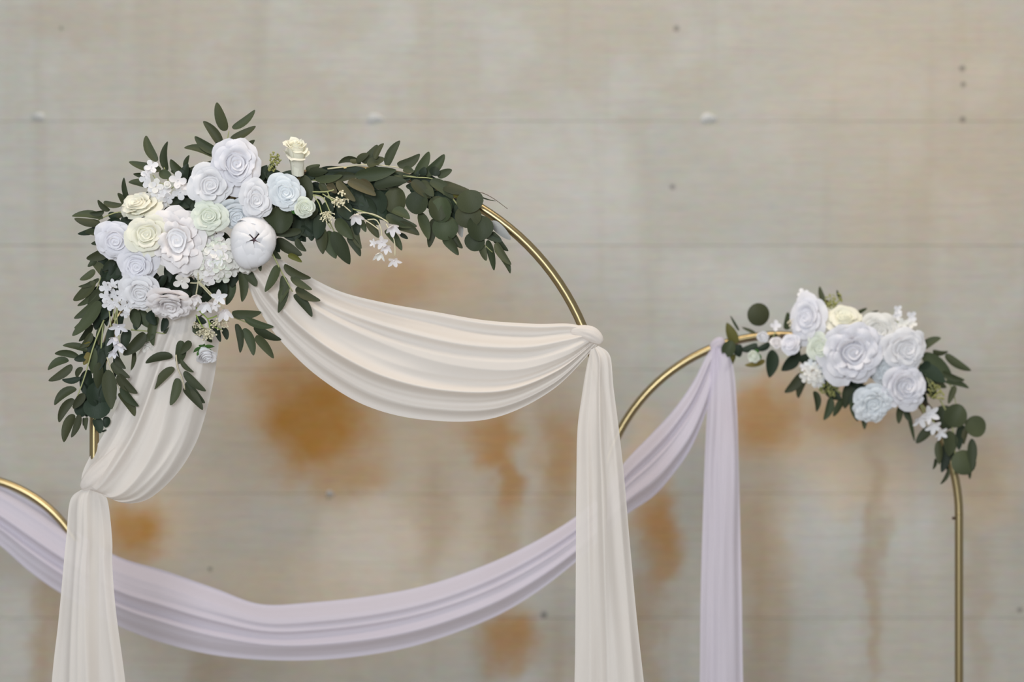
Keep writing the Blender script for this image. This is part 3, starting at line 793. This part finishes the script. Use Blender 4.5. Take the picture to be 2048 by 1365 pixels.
sprig(S, D1, [(650, 425), (662, 450), (672, 470)], [
    (643, 452, 646, 509, 25, d_(k='o')), (655, 462, 672, 518, 30, d_(k='o')), (666, 464, 699, 529, 31, d_(k='o', o=.05)), (672, 438, 706, 479, 26, d_(k='o')), (710, 446, 723, 498, 18, d_(b=-.08)), (696, 474, 721, 513, 17, d_(b=.05)),
    (640, 430, 634, 478, 26, d_(m='d')), (690, 425, 715, 460, 28, d_(m='d')), (680, 410, 700, 440, 30, d_(m='d')), (700, 440, 716, 470, 24, d_(m='d')), (655, 405, 650, 440, 26, d_(m='d')), (720, 438, 732, 464, 13)], 0.028)
sprig(S, D1, [(690, 415), (730, 425), (770, 440), (800, 455)], [
    (735, 442, 758, 476, 18), (771, 460, 804, 501, 18, d_(b=.05)), (788, 450, 839, 470, 21, d_(b=.06)), (772, 432, 834, 453, 21, d_(b=-.04)), (785, 420, 820, 438, 20), (800, 468, 816, 478, 9, d_(m='d')),
    rd(747, 406, 60, 56, m='d', o=.016, a=1.4), rd(792, 402, 46, 54, o=.02, a=1.6), (720, 400, 752, 430, 30, d_(m='d', o=.01)), (730, 425, 760, 450, 22, d_(m='d', o=.01)), (700, 395, 735, 420, 28, d_(m='d', o=.012))], 0.026)
sprig(S, D1, [(600, 356), (640, 362), (690, 358), (740, 352)], [
    (604, 350, 622, 404, 27, d_(k='o', o=.055)), (611, 346, 656, 344, 19, d_(k='o', b=0)), (630, 357, 686, 352, 17), (660, 362, 716, 352, 20), (696, 362, 752, 391, 22, d_(m='o', o=.05, b=.03)), (720, 360, 749, 382, 13, d_(m='o', o=.046)),
    (674, 363, 711, 403, 18, d_(m='o', o=.045, b=-.03)), (657, 366, 674, 387, 16, d_(m='o')), (640, 366, 657, 387, 15), (710, 352, 793, 341, 28, d_(k='o', o=.04)), (748, 372, 814, 364, 23, d_(o=.04, b=.05)), (786, 346, 824, 352, 12),
    (620, 370, 648, 395, 24, d_(m='d', o=.01)), (650, 380, 690, 405, 26, d_(m='d', o=.01)), (690, 380, 730, 395, 24, d_(m='d', o=.01)), (740, 360, 790, 375, 26, d_(m='d', o=.01)), (612, 340, 640, 330, 14), (760, 350, 812, 358, 20, d_(m='d')),
    (650, 348, 690, 345, 14, d_(m='d')), (630, 345, 600, 360, 18, d_(m='d')), (790, 372, 815, 358, 14, d_(m='d'))], 0.028, r=1.2)
sprig(S, D1, [(655, 338), (690, 334), (735, 329), (780, 333), (812, 338)], [
    (722, 326, 676, 327, 13, d_(b=-.16)), (712, 323, 737, 308, 15), (724, 325, 755, 290, 21, d_(b=-.07)), (750, 318, 767, 286, 13, d_(b=.05)), (735, 331, 769, 316, 20), (773, 332, 800, 282, 19, d_(b=.05)), (795, 331, 840, 309, 21, d_(b=-.08)),
    (807, 337, 828, 344, 15), (700, 322, 722, 320, 10, d_(m='o'))], 0.03, mat=M_STEMW)
sprig(S, D1, [(806, 352), (835, 355), (862, 357), (885, 368)], [
    (832, 350, 858, 303, 21, d_(b=-.04)), (850, 351, 889, 309, 22, d_(b=-.06)), (869, 352, 872, 333, 22, d_(m='d')), (875, 353, 904, 340, 17), (824, 362, 862, 396, 23), (843, 361, 867, 393, 21), (861, 361, 906, 397, 23, d_(b=.06)), (881, 364, 941, 383, 23, d_(b=-.05)),
    rd(835, 406, 46, 46), (872, 392, 880, 442, 40, d_(k='r')), (884, 396, 903, 422, 14, d_(b=.06)), (840, 350, 850, 335, 16, d_(m='d')), (826, 348, 838, 342, 14, d_(m='d')), (905, 390, 925, 388, 12, d_(m='y'))], 0.034)
sprig(S, D1, [(900, 390), (915, 410), (940, 440), (960, 480), (985, 505)], [
    rd(939, 403, 55, 46, o=.05, a=1.3), rd(936, 432, 54, 48, o=.042, a=1.5), rd(958, 456, 53, 52, o=.034, a=1.5), rd(950, 484, 42, 38, o=.024), rd(890, 456, 53, 50, o=.036, a=1.5), rd(883, 420, 46, 50, o=.040, a=1.5),
    (840, 424, 858, 480, 22, d_(k='o')), (868, 438, 858, 495, 19), (887, 475, 917, 511, 19, d_(b=.06)), (906, 468, 925, 497, 15, d_(b=-.05)), (960, 488, 972, 522, 15), (976, 481, 989, 541, 15, d_(b=.02)), (991, 486, 1022, 530, 17, d_(b=-.05)),
    (991, 501, 1021, 547, 14, d_(b=.05)), (983, 465, 1016, 503, 15, d_(b=-.05)), (982, 444, 1021, 480, 19, d_(m='p', o=.012)), (918, 430, 924, 475, 16, d_(m='p', o=.006)), (912, 410, 916, 450, 14, d_(m='d', o=.01)), (970, 470, 1004, 484, 18, d_(m='d'))], 0.026)
sprig(S, D1, [(930, 386), (960, 385), (985, 396), (1015, 418)], [(946, 384, 992, 402, 3)], 0.012, r=0.8, mat=M_TWIG)
fill = []
for (cx, cy, rx, ry, n, b0) in ((640, 370, 40, 22, 6, .1), (700, 380, 40, 24, 7, .2), (770, 375, 40, 22, 6, .2), (850, 385, 34, 22, 6, .5), (900, 420, 30, 28, 5, .9), (665, 425, 40, 25, 9, .8), (735, 425, 36, 16, 6, .4), (605, 445, 36, 26, 8, .9), (790, 430, 30, 14, 4, .3)):
    for _ in range(n):
        a = RND.uniform(0, 6.28); q = math.sqrt(RND.random()); x, y = cx + rx * q * math.cos(a), cy + ry * q * math.sin(a)
        b = b0 + RND.uniform(-.6, .9); l = RND.uniform(18, 26)
        fill.append((x - l * math.cos(b), y - l * math.sin(b), x + l * math.cos(b), y + l * math.sin(b), RND.uniform(18, 26), d_(k='o', m='d', o=RND.uniform(.008, .016))))
backing(S, D1, fill, 'dark leaves packed behind the eucalyptus garland')
fill = []
for (bx, by, tx, ty) in ((634, 344, 694, 340), (684, 344, 740, 342), (818, 352, 852, 360), (842, 355, 884, 370), (520, 366, 562, 352), (556, 356, 606, 346), (736, 340, 772, 346)):
    fill.append((bx, by, tx, ty, 21, d_(k='o', m='d', o=.02, r=0.1, t=0)))
sprig(S, D1, [(600, 350), (700, 348), (800, 360), (880, 385), (940, 410)], fill, 0.012, r=2, mat=M_TWIG)
fill = []
for (cx, cy, rx, ry, n) in ((222, 540, 20, 40, 8), (206, 610, 22, 40, 9), (196, 690, 22, 40, 9), (190, 770, 24, 40, 8)):
    for _ in range(n):
        a = RND.uniform(0, 6.28); q = math.sqrt(RND.random()); x, y = cx + rx * q * math.cos(a), cy + ry * q * math.sin(a)
        b = 1.75 + RND.uniform(-.6, .6); l = RND.uniform(18, 26)
        fill.append((x - l * math.cos(b), y - l * math.sin(b), x + l * math.cos(b), y + l * math.sin(b), RND.uniform(16, 24), d_(k='o', m='d', o=RND.uniform(.010, .018))))
backing(S, D1, fill, 'dark leaves packed behind the hanging sprigs')
sprig(S, D1, [(240, 500), (215, 580), (198, 680), (188, 800)], [], 0.012, r=2, mat=M_TWIG)
# hidden greenery that backs the blooms
fill = []
for (cx, cy, rx, ry, n) in ((340, 470, 95, 80, 26), (470, 420, 85, 70, 20), (570, 400, 50, 40, 8), (300, 590, 70, 40, 10), (375, 380, 40, 40, 7), (390, 572, 50, 30, 9), (540, 345, 22, 18, 4)):
    for _ in range(n):
        a = RND.uniform(0, 6.28); q = math.sqrt(RND.random()); x, y = cx + rx * q * math.cos(a), cy + ry * q * math.sin(a)
        b = RND.uniform(0, 6.28); l = RND.uniform(16, 26)
        fill.append((x - l * math.cos(b), y - l * math.sin(b), x + l * math.cos(b), y + l * math.sin(b), RND.uniform(22, 32), d_(k='o', m='d', o=RND.uniform(.018, .048))))
backing(S, D1, fill, 'dark leaves packed behind the roses')
sprig(S, D1, [(240, 600), (250, 520), (310, 480), (380, 440), (460, 390), (560, 350), (620, 345)], [], 0.012, r=4, mat=M_TWIG)

# blooms: x, y, diameter, facing (right, down), tint, metres in front of the arch
flower('rose', S, D1, 470, 330, 96, (.35, .10), 'v', .085, label='full lilac white rose at the crown')
flower('rose', S, D1, 421, 371, 84, (0, .15), 'w', .085, label='open white rose with layered rim')
flower('rose', S, D1, 513, 396, 64, (.2, .25), 'w', .085, h=74, label='white rosebud, petals parted on one side')
flower('rose', S, D1, 571, 383, 66, (.12, .15), 'b', .085, h=70, label='bluish white rose')
flower('rose', S, D1, 419, 434, 66, (.1, .1), 'g', .088, label='greenish white rose')
flower('rose', S, D1, 470, 428, 66, (.3, .5), 'b', .066, ruf=.04, label='pale blue white rose half hidden')
flower('rose', S, D1, 494, 512, 74, (.1, .9), 'i', .052, (PEONY, PEONYH), .05, label='ivory bloom tucked under the rounded one')
flower('ranunculus', S, D1, 505, 485, 88, (.15, -.05), 'w', .080, GLOBE, .01, label='rounded white bloom with a dark open eye', inner='p')
flower('rose', S, D1, 234, 480, 80, (-.05, .35), 'v', .075, label='lilac white rose at the outer rim')
flower('rose', S, D1, 295, 470, 78, (.05, 0), 'c', .100, label='cream yellow rose')
flower('rose', S, D1, 284, 414, 84, (-.5, -.75), 'c', .062, h=62, ruf=.05, label='cream rose seen from its side')
flower('peony', S, D1, 357, 480, 104, (.1, .05), 'p', .082, (PEONY, PEONYH), .07, label='ruffled blush white peony', inner='w', h=128)
flower('rose', S, D1, 276, 530, 72, (-.05, .25), 'v', .085, label='lilac white rose, petals tightly wound')
flower('rose', S, D1, 283, 581, 78, (-.1, .45), 'w', .075, label='white rose facing down')
flower('rose', S, D1, 343, 606, 86, (.1, .8), 'p', .080, (PEONY, PEONYH), .05, h=66, label='drooping blush white rose')
flower('rosebud', S, D1, 593, 318, 50, (.2, -2.4), 'c', .070, (TALLBUD, TALLH), .075, h=66, sepals=0, label='cream rosebud pointing up')
flower('rosebud', S, D1, 606, 415, 44, (.45, .2), 'g', .080, (BUD, BUDH), .02, sepals=5, label='small greenish white rosebud')
flower('rosebud', S, D1, 410, 707, 42, (.5, 1.4), 'w', .055, (BUD, BUDH), .02, sepals=5, label='small white bud hanging on the drape')
flower('rosebud', S, D1, 300, 692, 34, (-.2, .8), 'i', .010, (BUD, BUDH), .02, label='ivory bud behind the leaves')

# hydrangea
hy = stems_obj('hydrangea', S, D1, [[(424, 470, .03), (424, 520, .06)], [(424, 520, .05), (410, 545, .06)]], 2, M_STEM, .04, 'cream hydrangea head of small florets')
for k in range(30):
    a = k * 2.399; q = math.sqrt((k + .5) / 30); rr_ = 46
    x, y = 424 + rr_ * q * math.cos(a), 517 + rr_ * 1.02 * q * math.sin(a)
    blossom(hy, D1, x, y, RND.uniform(32, 42), .052 + .034 * math.sqrt(max(0, 1 - q * q)), (q * math.cos(a) * 1.1 + RND.uniform(-.3, .3), q * math.sin(a) * 1.1 + RND.uniform(-.3, .3)), RND.choice('iiwgp'), 'floret', 'floret')

bs = stems_obj('blossom_spray', S, D1, [[(340, 372), (318, 365), (306, 350)], [(340, 380), (350, 372), (362, 366)], [(330, 365), (312, 382), (300, 392)]], 1.1, M_STEM, .045, 'upper spray of small white blossoms')
for (x, y, d, fx, fy) in ((303, 334, 26, .3, -.3), (296, 345, 26, -.4, 0), (292, 358, 26, -.5, .2), (300, 370, 26, -.2, .2), (312, 372, 28, .2, 0), (318, 386, 30, .1, .3), (302, 390, 28, -.2, .4), (290, 396, 26, -.3, .4), (330, 384, 26, .7, .1), (336, 396, 24, .6, .5),
                          (356, 360, 32, 0, 0), (367, 372, 30, .4, .1), (360, 384, 30, .1, .6), (326, 402, 22, .2, .6)):
    blossom(bs, D1, x, y, d * 1.12, .066 + RND.uniform(-.008, .008), (fx, fy), RND.choice('wwip'))
flower('blossom_bud', S, D1, 335, 370, 15, (0, -.2), 'i', .075, (BUD[:1], BUDH), 0)

bs = stems_obj('blossom_spray', S, D1, [[(216, 605), (219, 628), (222, 655)], [(236, 608), (230, 640), (232, 672)], [(238, 606), (234, 640), (240, 690)], [(228, 570), (226, 600), (228, 640)]], 1.2, M_STEM, .05, 'hanging spray of white blossoms at the rim')
for (x, y, d, fx, fy, k) in ((213, 577, 30, -.5, .1, 'f'), (226, 571, 28, .1, -.8, 's'), (212, 594, 28, -.5, .3, 'f'), (228, 588, 26, .2, .3, 'f'), (228, 606, 28, -.1, .5, 'f'), (243, 592, 28, .4, .2, 'f'), (217, 610, 26, -.3, .6, 'f'), (250, 612, 32, .3, .5, 'f'), (262, 606, 26, .6, .3, 's'), (250, 628, 20, .1, .9, 'f'),
                             (237, 653, 40, .1, 1.0, 's'), (230, 676, 28, -.2, 1.3, 'bell'), (238, 688, 30, .2, 1.3, 'bell'), (228, 702, 24, -.2, 1.3, 'bell')):
    blossom(bs, D1, x, y, d, .066 + RND.uniform(-.006, .006), (fx, fy), 'w' if y < 640 else 'v', {'f': 'floret', 's': 'star', 'bell': 'bell'}[k])

bs = stems_obj('blossom_spray', S, D1, [[(396, 545), (396, 565), (392, 590)], [(396, 562), (415, 580), (440, 608)], [(398, 566), (420, 590), (448, 618)], [(380, 566), (396, 566), (405, 558)]], 1.5, M_STEMW, .075, 'spray of blush blossoms below the hydrangea')
for (x, y, d, fx, fy, k, m) in ((364, 562, 38, 0, .8, 'floret', 'i'), (392, 592, 28, .1, .9, 'bell', 'p'), (411, 608, 32, 0, .7, 'bell', 'w'), (437, 595, 36, .3, .2, 'star', 'w'), (449, 622, 34, .2, .8, 'bell', 'p'), (430, 610, 28, -.2, .6, 'star', 'p')):
    blossom(bs, D1, x, y, d, .082, (fx, fy), m, k)

bs = stems_obj('blossom_spray', S, D1, [[(655, 392), (675, 402), (702, 424)], [(712, 428), (732, 426), (755, 432), (777, 446)], [(722, 436), (742, 448), (758, 460)], [(735, 440), (752, 440), (762, 458), (764, 478)], [(772, 448), (788, 480), (790, 512)]], 1.2, M_STEMW, .055, 'trailing spray of blush blossoms under the eucalyptus')
for (x, y, d, fx, fy, k, m) in ((711, 431, 32, .3, .9, 'bell', 'p'), (784, 453, 30, .3, .9, 'bell', 'p'), (764, 484, 32, -.1, .5, 'star', 'p'), (772, 493, 24, .1, .9, 'bell', 'p'), (760, 507, 25, -.2, 1.2, 'bell', 'i'), (788, 521, 32, .2, 1.2, 'star', 'p'), (748, 486, 20, -.7, .2, 'star', 'p')):
    blossom(bs, D1, x, y, d, .058, (fx, fy), m, k)

fs = stems_obj('filler_sprig', S, D1, [[(530, 350), (540, 338), (548, 320)], [(532, 352), (545, 345), (552, 335)], [(530, 348), (536, 340), (540, 330)]], 1.6, M_STEM, .05, 'yellow green bud filler')
beads(fs, D1, [(550, 318, 12, 14, 60, 2.2), (543, 338, 8, 8, 16, 2.0)], M_BERRYG, .056, stalk=False)
fs = stems_obj('filler_sprig', S, D1, [[(625, 384), (650, 384), (668, 380)], [(626, 390), (645, 395), (655, 412), (662, 430)], [(626, 390), (638, 408), (645, 430), (662, 458)], [(655, 384), (662, 400), (672, 410)], [(645, 388), (665, 400), (690, 408)]], 1.2, M_STEM, .06, 'cream bud filler on green stems')
beads(fs, D1, [(655, 434, 17, 12, 34, 1.7), (676, 405, 13, 11, 30, 2.2), (683, 386, 8, 6, 8, 2.2), (690, 405, 10, 10, 6, 1.4)], M_BERRYC, .068)
fs = stems_obj('filler_sprig', S, D1, [[(386, 610), (402, 626), (416, 640), (420, 660)], [(392, 630), (402, 650), (412, 662)], [(414, 638), (424, 636), (434, 632)], [(418, 645), (430, 655), (442, 660)]], 1.4, plain('fresh_green_stem', (0.22, 0.32, 0.05)), .06, 'cream bud filler below the drooping rose')
beads(fs, D1, [(410, 668, 20, 14, 50, 2.0), (438, 650, 16, 16, 36, 2.0), (424, 672, 14, 8, 18, 2.0), (452, 645, 6, 12, 14, 1.8), (392, 652, 10, 8, 14, 1.6)], M_BERRYC, .066)

# ------------------------------------------------------------------ the smaller swag on the right arch
S2 = thing('flower_swag', 'smaller artificial swag of white blooms and round eucalyptus above the lilac tail', 'flower swag', px(1700, 720, D2), 'flower swags on the arches')
sprig(S2, D2, [(1590, 680), (1550, 676), (1500, 682), (1455, 692)], [
    rd(1518, 630, 46, 46, a=-1.9), (1473, 692, 1453, 646, 22, d_(k='o', m='y')), rd(1457, 698, 28, 34), (1470, 710, 1451, 745, 13, d_(m='y')), (1478, 662, 1460, 632, 5), (1511, 667, 1484, 655, 7),
    (1530, 722, 1490, 731, 12, d_(m='y')), (1546, 700, 1538, 756, 28, d_(k='o', m='d')), (1598, 712, 1562, 742, 26, d_(k='o', m='d')), (1572, 660, 1574, 625, 15), (1476, 690, 1480, 715, 20, d_(m='d')), (1515, 690, 1480, 700, 16, d_(m='d')),
    (1540, 688, 1510, 700, 14, d_(m='d')), (1555, 670, 1530, 678, 12, d_(m='o')), (1580, 690, 1600, 720, 22, d_(m='d')), (1590, 660, 1600, 680, 20, d_(m='d'))], 0.02, mat=M_TWIG)
sprig(S2, D2, [(1600, 740), (1640, 775), (1690, 790), (1730, 800)], [
    (1604, 748, 1570, 786, 21), (1610, 758, 1597, 797, 15), (1629, 783, 1634, 824, 15), (1662, 796, 1648, 841, 17), (1686, 798, 1666, 833, 15), (1698, 770, 1690, 818, 21), (1706, 798, 1716, 843, 15, d_(b=-.05)), (1727, 822, 1728, 859, 13),
    (1650, 770, 1680, 800, 24, d_(m='d')), (1690, 760, 1730, 780, 28, d_(m='d')), (1720, 770, 1700, 810, 24, d_(m='d')), (1640, 760, 1660, 790, 22, d_(m='d')), (1740, 780, 1745, 830, 20, d_(m='d')), (1650, 610, 1640, 573, 12), (1683, 602, 1674, 580, 7),
    (1726, 642, 1755, 622, 9), (1713, 628, 1735, 617, 8), (1660, 630, 1652, 600, 14, d_(m='y')), (1650, 655, 1660, 625, 20, d_(m='d'))], 0.022)
sprig(S2, D2, [(1800, 720), (1845, 730), (1880, 745), (1905, 780), (1915, 830)], [
    (1844, 698, 1881, 676, 17, d_(b=.05)), (1866, 703, 1898, 704, 11, d_(b=-.1)), (1891, 710, 1942, 742, 17, d_(b=-.05)), (1844, 708, 1905, 752, 31, d_(k='o')), (1885, 745, 1927, 761, 14, d_(b=-.04)), (1891, 764, 1940, 777, 13, d_(b=.06)),
    (1838, 732, 1890, 765, 30, d_(k='o', m='d')), (1860, 768, 1895, 776, 16), (1910, 772, 1895, 808, 13), (1850, 750, 1870, 800, 26, d_(m='d')), (1830, 770, 1850, 820, 26, d_(m='d'))], 0.02)
sprig(S2, D2, [(1880, 800), (1900, 840), (1910, 890), (1908, 950)], [
    rd(1910, 832, 46, 48), rd(1951, 854, 43, 44, a=.4), rd(1888, 836, 50, 48, o=.012), (1899, 862, 1898, 914, 32, d_(k='o')), rd(1929, 925, 52, 50, a=1.2, o=.034), (1944, 878, 1943, 940, 20, d_(k='o')), (1877, 882, 1878, 930, 17, d_(k='o')),
    (1892, 888, 1882, 945, 20, d_(m='d', o=.008)), (1898, 938, 1880, 969, 9), (1871, 918, 1865, 939, 8), (1862, 856, 1832, 887, 19), (1814, 818, 1832, 884, 9), (1800, 812, 1795, 847, 13), (1812, 815, 1824, 846, 13), (1936, 936, 1940, 959, 9, d_(o=.02)),
    (1925, 850, 1915, 900, 20, d_(m='d', o=.008)), (1905, 900, 1900, 950, 24, d_(m='d', o=.012)), (1935, 855, 1928, 890, 12, d_(m='o'))], 0.026)
fill = []
for _ in range(36):
    x = RND.uniform(1590, 1850); y = 690 + (x - 1590) * .35 + RND.uniform(-45, 45); b = RND.uniform(0, 6.28); l = RND.uniform(14, 22)
    fill.append((x - l * math.cos(b), y - l * math.sin(b), x + l * math.cos(b), y + l * math.sin(b), RND.uniform(20, 28), d_(k='o', m='d', o=RND.uniform(.01, .036))))
backing(S2, D2, fill, 'dark leaves packed behind the blooms')
sprig(S2, D2, [(1560, 672), (1660, 690), (1760, 730), (1850, 800), (1900, 900)], [], 0.012, r=4, mat=M_TWIG)
flower('rose', S2, D2, 1617, 638, 70, (-.45, .1), 'v', .06, h=84, label='white rose, taller than wide')
flower('rose', S2, D2, 1690, 642, 72, (0, -.8), 'c', .06, h=64, label='cream rose opening upward')
flower('rose', S2, D2, 1757, 661, 70, (.1, .1), 'i', .062, label='ivory white rose')
flower('peony', S2, D2, 1702, 706, 116, (.05, .15), 'v', .082, (PEONY, PEONYH), .05, label='largest bloom, ruffled white peony')
flower('rosebud', S2, D2, 1640, 697, 56, (-.2, .1), 'g', .062, (BUD, BUDH), h=62, label='greenish cream rosebud')
flower('rose', S2, D2, 1806, 698, 82, (.25, .15), 'w', .072, label='white rose at the end of the cluster')
flower('rose', S2, D2, 1768, 733, 66, (.1, .4), 'b', .052, label='bluish white rose half hidden')
flower('rose', S2, D2, 1806, 772, 88, (.3, .1), 'v', .076, ruf=.05, label='white rose with a frilled rim')
flower('peony', S2, D2, 1747, 805, 74, (0, .35), 'b', .07, (PEONY, PEONYH), .06, label='frilled white bloom hanging lowest', h=68)
flower('rosebud', S2, D2, 1585, 690, 42, (-.3, -.2), 'v', .055, (BUD, BUDH), h=46)
flower('rosebud', S2, D2, 1553, 686, 24, (0, 0), 'p', .05, (BUD[:2], BUDH))
flower('rosebud', S2, D2, 1525, 672, 26, (0, .5), 'w', .045, (BUD[:2], BUDH))
flower('rosebud', S2, D2, 1509, 712, 28, (-.8, .6), 'g', .04, (BUD[:2], BUDH), sepals=4)
hy = stems_obj('hydrangea', S2, D2, [[(1640, 730, .03), (1630, 748, .05)], [(1632, 740, .03), (1625, 752, .05)]], 2, M_STEM, .04, 'small white hydrangea head')
for k in range(13):
    a = k * 2.399; q = math.sqrt((k + .5) / 13)
    blossom(hy, D2, 1630 + 24 * q * math.cos(a), 746 + 24 * q * math.sin(a), RND.uniform(20, 26), .05 + .02 * math.sqrt(max(0, 1 - q * q)), (q * math.cos(a), q * math.sin(a)), RND.choice('iwb'), 'floret', 'floret')
bs = stems_obj('blossom_spray', S2, D2, [[(1790, 670), (1795, 650), (1795, 630)], [(1800, 670), (1812, 650), (1820, 640)]], 1.3, M_STEM, .04, 'white blossoms above the roses')
for (x, y) in ((1778, 640), (1793, 632), (1795, 620), (1806, 648), (1822, 634), (1824, 650), (1816, 664), (1786, 654)):
    blossom(bs, D2, x, y, RND.uniform(20, 26), .05, (RND.uniform(-.4, .4), RND.uniform(-.6, .2)), RND.choice('wi'))
bs = stems_obj('blossom_spray', S2, D2, [[(1615, 640), (1611, 615), (1608, 595)]], 1.3, M_STEM, .03, 'single white blossom standing up')
blossom(bs, D2, 1606, 588, 24, .035, (-.2, -.5), 'w'); blossom(bs, D2, 1614, 594, 20, .035, (.3, -.2), 'p')
bs = stems_obj('blossom_spray', S2, D2, [[(1545, 680), (1550, 665), (1552, 655)]], 1.3, M_STEM, .03, 'single pale blossom by the round leaf')
blossom(bs, D2, 1550, 652, 24, .04, (.3, -.2), 'v')
bs = stems_obj('blossom_spray', S2, D2, [[(1835, 800), (1845, 820), (1855, 840)], [(1838, 805), (1860, 830), (1875, 860)]], 1.3, M_STEM, .045, 'white starry blossoms hanging at the end')
for (x, y, d) in ((1840, 838, 40), (1858, 828, 42), (1868, 852, 38), (1880, 866, 32)):
    blossom(bs, D2, x, y, d, .055 + RND.uniform(-.005, .008), (RND.uniform(-.2, .5), RND.uniform(.2, .8)), 'w', 'star')
fs = stems_obj('filler_sprig', S2, D2, [[(1660, 640), (1664, 620), (1668, 600)], [(1664, 630), (1672, 610), (1682, 596)]], 1.6, M_STEM, .035, 'yellow green buds above the cream rose')
beads(fs, D2, [(1662, 604, 12, 16, 34, 2.4), (1678, 598, 8, 10, 14, 2.0)], M_BERRYG, .04, stalk=False)
fs = stems_obj('filler_sprig', S2, D2, [[(1660, 750), (1660, 770), (1658, 785)], [(1665, 755), (1672, 772), (1676, 785)]], 1.6, M_STEM, .035, 'yellow green buds below the peony')
beads(fs, D2, [(1660, 778, 24, 16, 50, 2.4), (1664, 790, 10, 8, 12, 3.0)], M_BERRYG, .05, stalk=False)
fs = stems_obj('filler_sprig', S2, D2, [[(1850, 750), (1860, 770), (1868, 785)], [(1855, 755), (1870, 770), (1882, 782)]], 1.6, M_STEM, .035, 'yellow green buds beside the end leaves')
beads(fs, D2, [(1866, 782, 18, 16, 40, 2.2), (1880, 792, 10, 8, 14, 2.6)], M_BERRYG, .04, stalk=False)
fs = stems_obj('filler_sprig', S2, D2, [[(1605, 672), (1590, 660), (1580, 645)], [(1600, 668), (1595, 655), (1588, 640)]], 1.4, M_STEMW, .04, 'pale buds beside the tall rose')
beads(fs, D2, [(1584, 646, 8, 10, 14, 2.0)], M_BERRYC, .045)

for o in bpy.data.objects:
    if '_w' in o: del o['_w']
